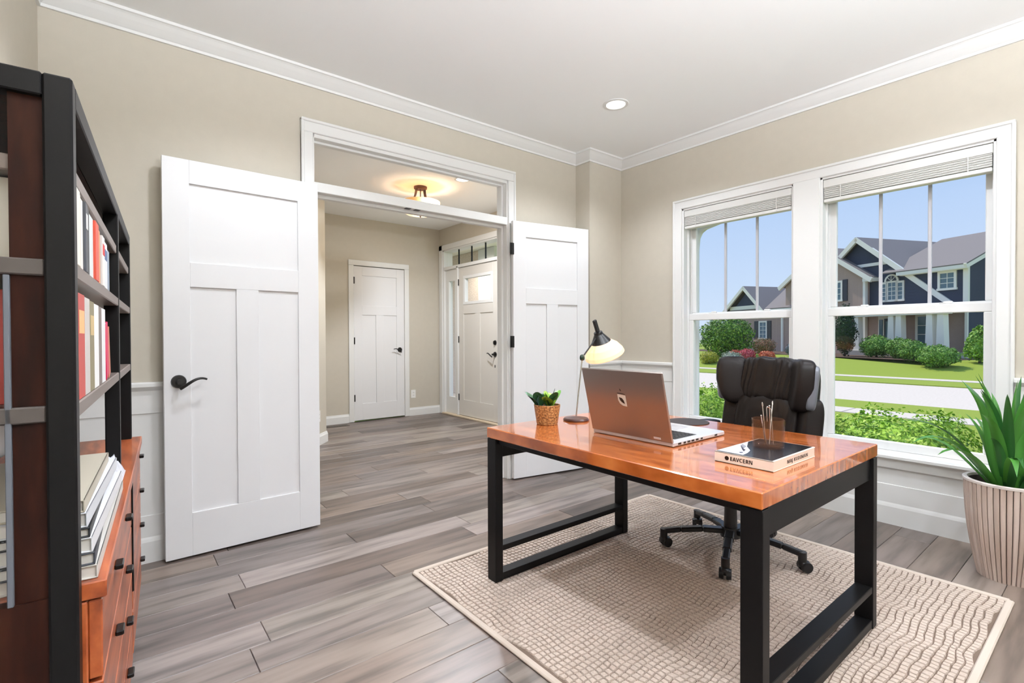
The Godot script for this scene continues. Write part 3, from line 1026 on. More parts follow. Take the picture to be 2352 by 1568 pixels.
func flat_book(parent_at: Transform3D, w: float, h: float, d: float, col: Color, label: String, called := "book", category := "book") -> Node3D:
	# lies flat: w along x, thickness h, d back from its spine at z = 0
	var o := thing(called, label, category, Vector3.ZERO, 0, "stack on the bookcase cabinet")
	var c := MB.new()
	var k := minf(0.0025, h * 0.2)
	c.cbox(V(0, 0, -d), V(w, k, 0), 0.0008)
	c.cbox(V(0, h - k, -d), V(w, h, 0), 0.0008)
	c.cbox(V(0, 0, -k), V(w, h, 0), 0.0008)
	part(o, "cover", c, mat(col, 0.45))
	part(o, "pages", bx(V(0.004, k, -d + 0.004), V(w - 0.004, h - k, -k)), M.paper)
	o.transform = parent_at
	return o

func build_bookcase() -> void:
	# own frame: x along the front from the near end to the far end, z out into the room, front plane at z = 0
	var L := 1.43
	var D := 0.33
	var HT := 1.516
	var c := thing("bookcase", "black framed bookcase with open shelves over a reddish wooden drawer cabinet", "bookcase", V(-0.043, 0, 2.11), deg_to_rad(86.04))
	var p := 0.034
	for x in [0.0, 0.842, L - p]:
		part(c, "post", bx(V(x, 0.0, -p), V(x + p, HT, 0), 0.003), M.steel_black)
		part(c, "post", bx(V(x, 0.0, -D), V(x + p, HT, -D + p), 0.003), M.steel_black)
	part(c, "top_rail", bx(V(p, HT - 0.034, -p), V(L - p, HT, 0), 0.002), M.steel_black)
	part(c, "top_rail", bx(V(p, HT - 0.034, -D), V(L - p, HT, -D + p), 0.002), M.steel_black)
	for x in [0.0, L - p]:
		part(c, "end_rail", bx(V(x, HT - 0.034, -D + p), V(x + p, HT, -p), 0.002), M.steel_black)
	part(c, "top_panel", bx(V(p, HT - 0.03, -D + p), V(L - p, HT - 0.008, -p), 0.002), M.walnut)
	# a hanging upper shelf, two open shelves
	for y in [1.395, 1.245, 1.03]:
		var z1: float = -0.004 if y > 1.3 else -0.001
		part(c, "shelf", bx(V(p * 0.5, y - 0.024, -D + 0.01), V(L - p * 0.5, y, z1), 0.002), M.shelf)
	# cabinet
	var y0 := 0.19
	var y1 := 0.745
	part(c, "cabinet_top", bx(V(0.036, y1 - 0.028, -D), V(L + 0.012, y1, 0.03), 0.002), M.cabinet, "reddish wooden cabinet top")
	part(c, "cabinet_body", bx(V(0.036, y0, -D), V(L, y1 - 0.03, 0.006), 0.002), M.cabinet)
	part(c, "end_base_panel", bx(V(0.008, 0.05, -D + p), V(0.03, y1, -p)), M.walnut, "dark walnut end board")
	var cols := [[0.04, 0.828], [0.858, L - 0.006]]
	for k in 2:
		for r in 4:
			var a: float = y0 + 0.006 + r * 0.131
			var e := a + 0.125
			var dr := part(c, "drawer", bx(V(cols[k][0], a, 0.006), V(cols[k][1], e, 0.024), 0.002), M.cabinet)
			for f in ([0.30, 0.70] if k == 0 else [0.92]):
				var h := MB.new()
				var hx := lerpf(cols[k][0], cols[k][1], f)
				h.cbox(V(hx - 0.018, e - 0.04, 0.024), V(hx + 0.018, e - 0.03, 0.038), 0.002)
				part(dr, "pull", h, M.hinge, "small black pull")
	part(c, "divider", bx(V(0.834, y0 + 0.2, 0.006), V(0.852, y1 - 0.03, 0.028), 0.002), M.hinge)
	part(c, "plinth_rail", bx(V(p, 0.14, -0.03), V(L - p, 0.19, -0.004), 0.002), M.steel_black)
	# glazed near end with a dark wooden panel behind the frame
	part(c, "end_panel", bx(V(0.012, y1, -0.072), V(0.02, HT - 0.034, -p), 0.0), M.walnut, "dark walnut end board")
	part(c, "end_glass", bx(V(0.014, y1, -D + p), V(0.018, HT - 0.034, -0.072)), M.glass)
	for y in [1.221, 1.006]:
		part(c, "end_crossbar", bx(V(0.004, y, -D + p), V(0.03, y + 0.024, -p), 0.002), mat(rgb(74, 67, 63), 0.4))
	part(c, "end_bead", bx(V(0.004, y1, -0.078), V(0.012, 1.22, -0.071), 0.001), M.silver, "pale metal glazing bead")

	var base := c.transform
	var g1 := "books on the top open shelf"
	var rows1 := [
		[0.030, 0.19, rgb(232, 226, 214), "tall cream book against the near post on the top open shelf"],
		[0.018, 0.165, rgb(214, 204, 188), "slim sand-coloured book second from the near post on the top open shelf"],
		[0.034, 0.17, rgb(238, 234, 226), "thick off-white book beside the slim sand-coloured one on the top shelf"],
		[0.022, 0.168, rgb(70, 72, 78), "charcoal book with a pale spine label on the top open shelf"],
		[0.030, 0.165, rgb(28, 28, 30), "black book next to the charcoal one on the top open shelf"],
		[0.05, 0.16, rgb(214, 222, 220), "thick pale blue-grey book in the middle of the top open shelf"],
		[0.036, 0.158, rgb(206, 78, 56), "red book on the top open shelf"],
		[0.026, 0.15, rgb(232, 158, 108), "orange book beside the red one on the top open shelf"],
		[0.016, 0.148, rgb(120, 44, 36), "slim maroon book next to the orange one on the top open shelf"],
		[0.03, 0.146, rgb(236, 232, 226), "white book with a red spot next to the slim maroon one"],
		[0.052, 0.142, rgb(226, 228, 230), "wide white book with blue markings near the middle post, top shelf"],
		[0.05, 0.132, rgb(142, 156, 172), "blue-grey book leaning beside the middle post on the top open shelf"],
	]
	var x := 0.05
	for i in rows1.size():
		var r = rows1[i]
		var k := 1.55 if i > 4 else 1.2
		var wdt: float = r[0] * k
		var band := rgb(220, 220, 220) if i == 3 else (rgb(200, 40, 40) if i == 9 else (rgb(70, 96, 140) if i == 10 else Color(0, 0, 0, 0)))
		book(base * Transform3D(Basis(), V(x, 1.2455, -0.002 - 0.002 * (i % 3))), wdt, minf(r[1] * 0.62 + 0.02, 0.122), 0.16, r[2], r[3], g1, 0.0, band)
		x += wdt + 0.003
	var g2 := "books on the lower open shelf"
	var rows2 := [
		[0.05, 0.172, rgb(176, 60, 52), rgb(232, 176, 120), "brick-red book with a striped spine on the lower open shelf"],
		[0.044, 0.17, rgb(196, 190, 184), Color(0, 0, 0, 0), "light grey book between the brick-red and olive ones"],
		[0.042, 0.168, rgb(128, 118, 86), rgb(196, 170, 120), "olive book with a tan label on the lower open shelf"],
		[0.05, 0.166, rgb(240, 240, 238), Color(0, 0, 0, 0), "thick white book beside the olive one on the lower open shelf"],
		[0.036, 0.165, rgb(118, 106, 100), Color(0, 0, 0, 0), "taupe book between two white ones on the lower open shelf"],
		[0.048, 0.164, rgb(236, 236, 236), Color(0, 0, 0, 0), "white book at the end of the upright row, lower open shelf"],
	]
	x = 0.06
	for r in rows2:
		book(base * Transform3D(Basis(), V(x, 1.0305, -0.003)), r[0] * 1.5, r[1], 0.16, r[2], r[4], g2, 0.0, r[3])
		x += r[0] * 1.5 + 0.004
	book(base * Transform3D(Basis(), V(x + 0.036, 1.0305, -0.004)), 0.06, 0.128, 0.15, rgb(206, 30, 84), "pink book leaning against the white row on the lower open shelf", g2, 0.22)
	book(base * Transform3D(Basis(), V(x + 0.105, 1.0305, -0.005)), 0.045, 0.12, 0.15, rgb(198, 120, 92), "salmon book leaning on the pink one, lower open shelf", g2, 0.26)
	# things lying on the cabinet
	var yy := 0.7452
	var flat := [
		[0.60, 0.022, rgb(206, 202, 194), "long pale grey book at the bottom of the cabinet stack"],
		[0.56, 0.02, rgb(60, 62, 70), "dark grey book second from the bottom of the cabinet stack"],
		[0.50, 0.024, rgb(226, 226, 228), "white book in the middle of the cabinet stack"],
		[0.48, 0.016, rgb(34, 36, 40), "thin black folder in the cabinet stack"],
		[0.46, 0.024, rgb(216, 218, 222), "pale grey book above the black folder in the cabinet stack"],
		[0.42, 0.02, rgb(188, 180, 162), "tan covered book on top of the cabinet stack"],
	]
	for i in flat.size():
		var r = flat[i]
		flat_book(base * Transform3D(Basis(Vector3.UP, [0.0, 0.03, -0.02, 0.015, -0.02, 0.0][i]), V(0.05, yy, 0.018 - 0.003 * i)), r[0] * 0.95, r[1], 0.2, r[2], r[3])
		yy += r[1] + 0.0004
	var bag := MB.new()
	var f := FastNoiseLite.new()
	f.seed = 9
	f.frequency = 9.0
	bag.grid(26, 20, func(u: float, w: float) -> Vector3:
		var xx := lerpf(0.0, 0.22, u)
		var edge := minf(minf(u, 1 - u), minf(w, 1 - w)) * 6.0
		return V(xx, 0.001 + minf(edge, 1.0) * (0.028 + 0.03 * u + 0.02 * f.get_noise_2d(u, w)), lerpf(0.0, -0.16, w)))
	bag.quad(V(0, 0.0008, 0), V(0, 0.0008, -0.16), V(0.22, 0.0008, -0.16), V(0.22, 0.0008, 0))
	var sl := single("document_sleeve", bag, mat(rgb(206, 208, 216), 0.25), "crumpled clear plastic sleeve of papers beyond the stack on the cabinet", "sleeve")
	sl.transform = base * Transform3D(Basis(), V(0.62, 0.7452, 0.012))

# ---------------------------------------------------------------- on the desk
func text_on(parent: Node3D, called: String, words: String, size: float, m: Material, xf: Transform3D, squeeze := 1.0) -> void:
	var t := TextMesh.new()
	var fnt := SystemFont.new()
	fnt.font_names = PackedStringArray(["Droid Sans"])
	fnt.font_weight = 700
	t.font = fnt
	t.text = words
	t.font_size = 48
	t.pixel_size = size / 48.0
	t.depth = 0.0006
	var o := part(parent, called, t, m)
	o.transform = xf * Transform3D(Basis().scaled(V(squeeze, 1, 1)), Vector3.ZERO)

func build_desk_things() -> void:
	# laptop: hinge towards the bookcase side, screen back faces the camera
	var lp := thing("laptop", "open brown-grey laptop on the desk, lid towards the doorway", "laptop", V(1.625, TOP, 1.83))
	var hw := 0.199
	part(lp, "base", bx(V(0.0, 0.002, -hw), V(0.37, 0.02, hw), 0.004), M.alu)
	part(lp, "keyboard_well", bx(V(0.055, 0.0195, -hw + 0.03), V(0.205, 0.0206, hw - 0.03)), M.black)
	var key := bx(V(-0.0075, 0, -0.0078), V(0.0075, 0.0016, 0.0078), 0.001).mesh()
	var kb := part(lp, "keyboard", bx(V(0.056, 0.0203, -hw + 0.032), V(0.204, 0.021, hw - 0.032)), M.plastic)
	for r in 6:
		for k in 17:
			part(kb, "key", key, M.plastic).position = V(0.07 + r * 0.024, 0.0208, -hw + 0.048 + k * 0.0189)
	part(lp, "trackpad", bx(V(0.225, 0.0196, -0.06), V(0.335, 0.0206, 0.06), 0.0004), mat(rgb(190, 190, 194), 0.25, 0.3))
	var ports := MB.new()
	for q in [[0.03, 0.05], [0.066, 0.082], [0.092, 0.112], [0.12, 0.14], [0.15, 0.17], [0.186, 0.2], [0.29, 0.31]]:
		ports.box(V(q[0], 0.0075, hw - 0.001), V(q[1], 0.0145, hw + 0.0004))
	part(lp, "port", ports, M.black, "row of black ports along the side")
	var foot := MB.new()
	for sx in [0.02, 0.35]:
		for sz in [-1, 1]:
			foot.cyl(V(sx, 0, sz * 0.17), V(sx, 0.003, sz * 0.17), 0.008, 0.008, 10)
	part(lp, "foot", foot, M.black)
	var tilt := Transform3D(Basis(V(0, 0, 1), 0.255), V(0.004, 0.018, 0))
	var lid := MB.new()
	lid.t = tilt
	lid.cbox(V(-0.009, 0.0, -hw), V(0.0, 0.276, hw), 0.003)
	var ld := part(lp, "lid", lid, M.laptop, "brown-grey metal lid")
	var sc := MB.new()
	sc.t = tilt
	sc.box(V(-0.0002, 0.012, -hw + 0.006), V(0.0006, 0.27, hw - 0.006))
	part(ld, "screen", sc, mat(rgb(12, 12, 14), 0.1))
	var hg := MB.new()
	hg.t = tilt
	hg.cbox(V(-0.0098, 0.008, 0.118), V(-0.0088, 0.016, 0.15), 0.0004)
	part(ld, "badge", hg, M.alu)
	var lx := tilt * Transform3D(Basis(V(0, 0, 1), V(0, 1, 0), V(-1, 0, 0)), V(-0.0092, 0.15, -0.005))
	var sh := MB.new()
	sh.t = lx
	sh.prism(PackedVector2Array([Vector2(-0.02, 0.025), Vector2(0.019, 0.022), Vector2(0.02, -0.024), Vector2(0.0, -0.022), Vector2(-0.014, -0.014), Vector2(-0.021, 0.0)]), 0, 0.0006)
	var em := part(ld, "emblem", sh, mat(rgb(206, 198, 184), 0.4), "pale shield emblem with a dark leaf shape")
	sh = MB.new()
	sh.t = lx
	sh.prism(PackedVector2Array([Vector2(-0.014, 0.013), Vector2(0.0, 0.01), Vector2(0.008, 0.0), Vector2(0.011, -0.014), Vector2(-0.002, -0.008), Vector2(-0.01, 0.0)]), 0.0005, 0.0011)
	sh.prism(PackedVector2Array([Vector2(-0.02, 0.029), Vector2(0.0, 0.0285), Vector2(0.018, 0.0255), Vector2(0.016, 0.0275), Vector2(0.0, 0.0305), Vector2(-0.02, 0.031)]), 0, 0.0008)
	sh.prism(PackedVector2Array([Vector2(-0.006, 0.049), Vector2(-0.001, 0.045), Vector2(0.001, 0.039), Vector2(-0.003, 0.041)]), 0, 0.0008)
	part(em, "emblem_mark", sh, M.black)
	# mouse pad behind the laptop
	var mp := MB.new()
	mp.lathe([Vector2(0, 0), Vector2(0.095, 0), Vector2(0.097, 0.002), Vector2(0.095, 0.004), Vector2(0, 0.004)], 48)
	single("mouse_pad", mp, mat(rgb(44, 40, 42), 0.8), "dark round mouse pad beyond the laptop keyboard", "mouse pad", "", "", V(2.17, TOP, 1.75))
	# book with the cup on it
	var bk := thing("book", "hardback with a black and white cover under the glass cup", "book", V(1.565, TOP, 2.415))
	bk.set_meta("group", "")
	bk.remove_meta("group")
	var cov := mat(rgb(226, 214, 200), 0.35)
	var w := 0.315
	var d := 0.19
	var h := 0.034
	var b := MB.new()
	b.cbox(V(0, 0, -d), V(w, 0.0035, 0), 0.001)
	b.cbox(V(0, h - 0.0035, -d), V(w, h, 0), 0.001)
	b.cbox(V(0, 0, -d), V(0.0035, h, 0), 0.001)
	b.cbox(V(0.002, 0.003, -0.006), V(w - 0.002, h - 0.003, -0.001), 0.001)
	part(bk, "cover", b, cov)
	part(bk, "pages", bx(V(0.0035, 0.0035, -d + 0.005), V(w - 0.005, h - 0.0035, -0.006)), M.paper)
	part(bk, "cover_picture", bx(V(0.004, h - 0.0002, -d * 0.98), V(w * 0.985, h + 0.0004, -d * 0.03)), mat(rgb(24, 23, 27), 0.15), "glossy black front cover")
	b = MB.new()
	b.prism(PackedVector2Array([Vector2(0.012, 0.1), Vector2(0.012, 0.185), Vector2(0.22, 0.185), Vector2(0.14, 0.15), Vector2(0.09, 0.115), Vector2(0.05, 0.104)]), 0, 0.0004)
	b.t = Transform3D()
	var pic := part(bk, "cover_print", b, mat(rgb(214, 212, 216), 0.25), "white area of the printed cover")
	pic.transform = Transform3D(Basis(V(1, 0, 0), V(0, 0, -1), V(0, 1, 0)), V(0, h + 0.0003, 0))
	b = MB.new()
	for i in 5:
		var r0 := 0.012 + 0.006 * i
		b.tube([V(0.05 + r0, 0.118 + r0 * 0.3, 0.0), V(0.07 + r0, 0.13 + r0 * 0.6, 0.0), V(0.1 + r0, 0.137 + r0 * 0.9, 0), V(0.13 + r0, 0.142 + r0, 0)], 0.0011, 5)
	b.prism(PackedVector2Array([Vector2(0.028, 0.118), Vector2(0.04, 0.114), Vector2(0.05, 0.12), Vector2(0.04, 0.127)]), -0.0003, 0.0004)
	var pl := part(bk, "cover_drawing", b, mat(rgb(40, 40, 60), 0.4))
	pl.transform = Transform3D(Basis(V(1, 0, 0), V(0, 0, -1), V(0, 1, 0)), V(0, h + 0.0006, 0))
	text_on(bk, "spine_lettering", "EAVCERN", 0.017, M.black, Transform3D(Basis(V(0, 0, 1), V(0, 1, 0), V(-1, 0, 0)), V(-0.0004, h / 2, -0.10)), 1.0)
	text_on(bk, "edge_lettering", "MAJ KUDIMAN", 0.016, M.black, Transform3D(Basis(), V(w * 0.56, h / 2, -0.0008)), 1.45)
	b = MB.new()
	b.cyl(V(-0.0006, h / 2, -0.148), V(0.0005, h / 2, -0.148), 0.007, 0.007, 16)
	part(bk, "spine_dot", b, M.black)
	# glass cup with clips in it
	var cp := thing("glass_cup", "amber tinted glass cup holding wire clips on the book", "cup", V(1.752, TOP + h + 0.0005, 2.315))
	b = MB.new()
	var gl := pane(rgb(110, 70, 44), 0.2)
	b.lathe([Vector2(0, 0), Vector2(0.046, 0), Vector2(0.049, 0.004), Vector2(0.052, 0.096), Vector2(0.0505, 0.098), Vector2(0.049, 0.096), Vector2(0.045, 0.01), Vector2(0, 0.008)], 10)
	part(cp, "glass_body", b, gl, "faceted amber glass")
	var sticks := [
		["long steel needle leaning towards the laptop in the glass cup", V(-0.018, 0.010, 0.0), V(-0.06, 0.115, 0.004), 0],
		["straight steel pin standing in the glass cup", V(-0.006, 0.010, 0.01), V(-0.022, 0.145, 0.014), 1],
		["steel needle with an eye in the glass cup", V(0.002, 0.010, -0.008), V(-0.006, 0.137, -0.016), 2],
		["bent steel wire clip in the glass cup", V(0.012, 0.010, 0.012), V(0.022, 0.128, 0.0), 3],
		["long steel needle leaning towards the window in the glass cup", V(0.004, 0.010, 0.002), V(0.058, 0.137, -0.012), 2],
	]
	for s in sticks:
		var o := thing("needle", s[0], "needle", cp.position, 0, "needles and clips in the cup")
		b = MB.new()
		b.cyl(s[1], s[2], 0.0013, 0.0016, 8)
		part(o, "shaft", b, M.metal)
		b = MB.new()
		var e: Vector3 = s[2]
		var dir: Vector3 = (s[2] - s[1]).normalized()
		if s[3] == 3:
			b.tube([e, e + V(-0.03, 0.012, 0.0), e + V(-0.034, 0.006, 0), e + V(-0.03, -0.04, 0)], 0.0014, 6)
		elif s[3] == 2:
			var sd := dir.cross(V(0, 0, 1)).normalized() * 0.003
			b.tube([e, e + sd + dir * 0.004, e + sd + dir * 0.012, e + dir * 0.016, e - sd + dir * 0.012, e - sd + dir * 0.004, e], 0.0011, 6)
		else:
			b.pillow(e, V(0.0026, 0.0026, 0.0026), 1.0, 10, 8)
		part(o, "head", b, M.metal)
	# succulent
	var pt := thing("potted_succulent", "small succulent in a cork-brown pot on the desk corner", "potted plant", V(1.612, TOP, 1.352))
	b = MB.new()
	b.lathe([Vector2(0, 0), Vector2(0.047, 0), Vector2(0.05, 0.004), Vector2(0.063, 0.092), Vector2(0.062, 0.094), Vector2(0.059, 0.092), Vector2(0.056, 0.078), Vector2(0, 0.078)], 40)
	var cork := tri_mat(noise_tex(0.035, [rgb(74, 44, 20), rgb(142, 92, 46), rgb(172, 118, 66), rgb(206, 168, 116)], 61, 5, 512, [0.2, 0.45, 0.6, 0.85]), V(5, 5, 5), 0.45)
	part(pt, "pot", b, cork, "mottled cork-brown pot")
	b = MB.new()
	b.lathe([Vector2(0, 0.0785), Vector2(0.055, 0.0785), Vector2(0.05, 0.083), Vector2(0, 0.086)], 24)
	part(pt, "soil", b, M.soil)
	var lm := [mat(rgb(150, 186, 66), 0.35), mat(rgb(96, 148, 56), 0.35), mat(rgb(50, 92, 56), 0.35), mat(rgb(70, 100, 96), 0.4)]
	for k in 20:
		var a := TAU * k / 17.0 * 2.4
		var cx := 0.010 if k < 14 else -0.032
		var r1 := 0.016 + 0.034 * (k % 4) / 3.0
		var hh := 0.062 + 0.026 * ((k * 7) % 5) / 4.0
		b = MB.new()
		var o2 := V(cx, 0.08, 0.008 if k < 14 else -0.022)
		var dirv := V(cos(a), 0, sin(a))
		var sd2 := V(-sin(a), 0, cos(a))
		b.grid(6, 8, func(u: float, wv: float) -> Vector3:
			var wd := 0.006 + 0.019 * sqrt(clampf(1.0 - pow((wv - 0.62) / 0.62, 2), 0, 1)) if wv < 0.62 else 0.025 * sqrt(clampf(1.0 - pow((wv - 0.62) / 0.40, 2), 0, 1))
			var bend := wv * wv
			return o2 + dirv * (0.006 + r1 * (wv * 0.5 + bend * 0.8)) + V(0, hh * wv - 0.012 * bend, 0) + sd2 * (u - 0.5) * 2.0 * wd + dirv * (-0.006 * (1.0 - pow(2 * u - 1, 2))))
		part(pt, "leaf", b, lm[(k % 3) if k < 14 else 3 - (k % 2)])
	b = MB.new()
	b.tube([V(0.012, 0.08, 0.0), V(0.03, 0.12, 0.0), V(0.05, 0.165, 0.002)], 0.006, 6, 0.0008)
	part(pt, "spike", b, mat(rgb(30, 40, 34), 0.5), "thin dark upright spike leaf")
	# desk lamp
	var lampz := 1.37
	var dl := thing("desk_lamp", "black articulated desk lamp, lit, behind the laptop", "desk lamp", V(1.79, TOP, lampz))
	b = MB.new()
	b.lathe([Vector2(0, 0), Vector2(0.062, 0), Vector2(0.064, 0.006), Vector2(0.058, 0.013), Vector2(0.015, 0.02), Vector2(0, 0.021)], 36)
	part(dl, "base", b, mat(rgb(64, 34, 26), 0.35), "dark brown round base")
	b = MB.new()
	b.tube([V(0, 0.018, 0), V(0.02, 0.15, 0), V(0.045, 0.306, 0)], 0.0035, 8)
	part(dl, "lower_arm", b, M.metal)
	b = MB.new()
	b.pillow(V(0.045, 0.31, 0), V(0.014, 0.016, 0.01), 0.8, 16, 10)
	part(dl, "joint", b, mat(rgb(32, 52, 38), 0.4))
	b = MB.new()
	b.tube([V(0.045, 0.31, 0), V(0.1, 0.36, 0), V(0.155, 0.413, 0)], 0.004, 8)
	part(dl, "upper_arm", b, M.black)
	var ax := Transform3D(Basis(V(0, 0, 1), 0.42), V(0.165, 0.43, 0))
	b = MB.new()
	b.t = ax
	b.lathe([Vector2(0.0, 0.012), Vector2(0.022, 0.008), Vector2(0.024, -0.004), Vector2(0.055, -0.052), Vector2(0.05, -0.052), Vector2(0.02, -0.006), Vector2(0, -0.004)], 32)
	var hood := part(dl, "hood", b, M.black, "black cone hood")
	b = MB.new()
	b.t = ax
	b.cbox(V(-0.012, 0.01, -0.008), V(0.012, 0.075, 0.008), 0.004)
	part(hood, "grip", b, M.black)
	b = MB.new()
	b.t = ax
	b.lathe([Vector2(0.050, -0.046), Vector2(0.082, -0.075), Vector2(0.1, -0.105), Vector2(0.104, -0.122), Vector2(0.1, -0.126), Vector2(0.093, -0.115), Vector2(0.077, -0.082), Vector2(0.047, -0.05)], 40)
	part(dl, "shade", b, glow(rgb(255, 216, 166), 0.5), "warm translucent glass shade, lit")
	b = MB.new()
	b.t = ax
	b.pillow(V(0, -0.075, 0), V(0.026, 0.034, 0.026), 1.0, 20, 14)
	part(dl, "bulb", b, glow(rgb(255, 240, 214), 2.0), "glowing bulb")
	omni(dl.position + ax * V(0, -0.075, 0), rgb(255, 214, 160), 0.07, 0.03)

func build_planter() -> void:
	var at := V(3.25, 0, 2.735)
	var p := thing("planter", "tall tapered planter of pale ribbed staves below the window", "planter", at)
	var n := 44
	var rb := 0.108
	var rt := 0.158
	var hh := 0.445
	var liner := MB.new()
	liner.lathe([Vector2(0, 0.002), Vector2(rb - 0.008, 0.002), Vector2(rt - 0.009, hh - 0.006), Vector2(rt - 0.016, hh - 0.006), Vector2(rt - 0.03, hh - 0.06), Vector2(0, hh - 0.06)], 44)
	part(p, "liner", liner, mat(rgb(58, 48, 44), 0.8))
	var st := MB.new()
	var bulge := func(u: float) -> float: return lerpf(rb, rt, u) + 0.012 * sin(u * PI)
	for i in 6:
		var u0 := i / 6.0
		var u1 := (i + 1) / 6.0
		var r0: float = bulge.call(u0)
		var r1: float = bulge.call(u1)
		var w0 := r0 * sin(PI / n) * 0.83
		var w1 := r1 * sin(PI / n) * 0.83
		var y0 := hh * u0
		var y1 := hh * u1
		var q := 0.003
		st.quad(V(r0, y0, w0 * 0.7), V(r0, y0, -w0 * 0.7), V(r1, y1, -w1 * 0.7), V(r1, y1, w1 * 0.7))
		st.quad(V(r0 - q, y0, w0), V(r0, y0, w0 * 0.7), V(r1, y1, w1 * 0.7), V(r1 - q, y1, w1))
		st.quad(V(r0, y0, -w0 * 0.7), V(r0 - q, y0, -w0), V(r1 - q, y1, -w1), V(r1, y1, -w1 * 0.7))
		st.quad(V(r0 - 0.011, y0, w0), V(r0 - q, y0, w0), V(r1 - q, y1, w1), V(r1 - 0.011, y1, w1))
		st.quad(V(r0 - q, y0, -w0), V(r0 - 0.011, y0, -w0), V(r1 - 0.011, y1, -w1), V(r1 - q, y1, -w1))
	var sm := st.mesh()
	var mats := []
	for k in 4:
		mats.append(tri_mat(noise_tex(0.02, [rgb(178, 160, 148), rgb(208, 194, 184)], 71, 4, 256), V(3, 0.6, 3), 0.7, [rgb(255, 252, 250), rgb(240, 234, 230), rgb(250, 244, 240), rgb(232, 226, 222)][k]))
	for k in n:
		part(p, "stave", sm, mats[(k * 7) % 4]).rotation.y = TAU * k / n
	var rim := MB.new()
	rim.lathe([Vector2(rt - 0.014, hh - 0.012), Vector2(rt + 0.002, hh - 0.006), Vector2(rt + 0.003, hh + 0.004), Vector2(rt - 0.003, hh + 0.008), Vector2(rt - 0.014, hh + 0.006), Vector2(rt - 0.016, hh - 0.012)], 56)
	part(p, "rim", rim, mat(rgb(222, 212, 206), 0.6))
	var pl := thing("strap_leaf_plant", "tall green strap-leaved plant growing in the ribbed planter", "plant", at + V(0, hh - 0.0598, 0))
	var so := MB.new()
	so.lathe([Vector2(0, 0.0), Vector2(rt - 0.031, 0.0), Vector2(rt - 0.035, 0.012), Vector2(0, 0.02)], 36)
	part(pl, "soil", so, M.soil)
	var r := RandomNumberGenerator.new()
	r.seed = 12
	for k in 52:
		var a := TAU * k * 0.381966 + r.randf() * 0.5
		var lean := r.randf_range(0.08, 0.45) if k < 28 else r.randf_range(0.45, 0.95)
		var len := r.randf_range(0.36, 0.54) if k < 28 else r.randf_range(0.30, 0.46)
		if k % 7 == 0:
			len = r.randf_range(0.52, 0.6)
			lean = r.randf_range(0.04, 0.2)
		var wd := r.randf_range(0.015, 0.026)
		var ro := r.randf_range(0.005, 0.06)
		var tw := r.randf_range(-0.9, 0.9)
		var wave := r.randf_range(0.0, 0.02)
		var dv := V(cos(a), 0, sin(a))
		# leaves near the wall bend away from it
		if dv.x > 0.3: lean *= 0.5
		var org := dv * ro + V(0, 0.012, 0)
		var b := MB.new()
		b.grid(4, 14, func(u: float, t: float) -> Vector3:
			var s := u * 2.0 - 1.0
			var out := len * sin(lean * 1.5 * t) * (0.35 + 0.75 * t)
			var up := len * t * cos(lean * 1.25 * t * t)
			var side := V(-sin(a + tw * t), 0, cos(a + tw * t))
			var half := wd * pow(sin(PI * clampf(0.14 + 0.86 * t, 0, 1)), 0.75)
			var fold := absf(s) * half * 0.5
			return org + dv * (out + wave * sin(t * 6.0)) + V(0, up, 0) + side * s * half + (dv * -0.6 + V(0, 0.4, 0)) * fold)
		part(pl, "leaf", b, M.leaf if k % 3 else M.leaf2)

# ---------------------------------------------------------------- outside
func gy(x: float) -> float:
	var u := clampf((x - 24.0) / 5.5, 0, 1)
	return -0.6 + 0.58 * u * u * (3 - 2 * u)

func strip(x0: float, x1: float, z0: float, z1: float, lift: float, deep: float) -> MB:
	var b := MB.new()
	var n := 1 if x1 <= 24.0 else 14
	for i in n:
		var a := lerpf(x0, x1, float(i) / n)
		var e := lerpf(x0, x1, float(i + 1) / n)
		b.quad(V(a, gy(a) + lift, z1), V(e, gy(e) + lift, z1), V(e, gy(e) + lift, z0), V(a, gy(a) + lift, z0))
	b.quad(V(x0, gy(x0) + lift - deep, z1), V(x0, gy(x0) + lift, z1), V(x0, gy(x0) + lift, z0), V(x0, gy(x0) + lift - deep, z0))
	return b

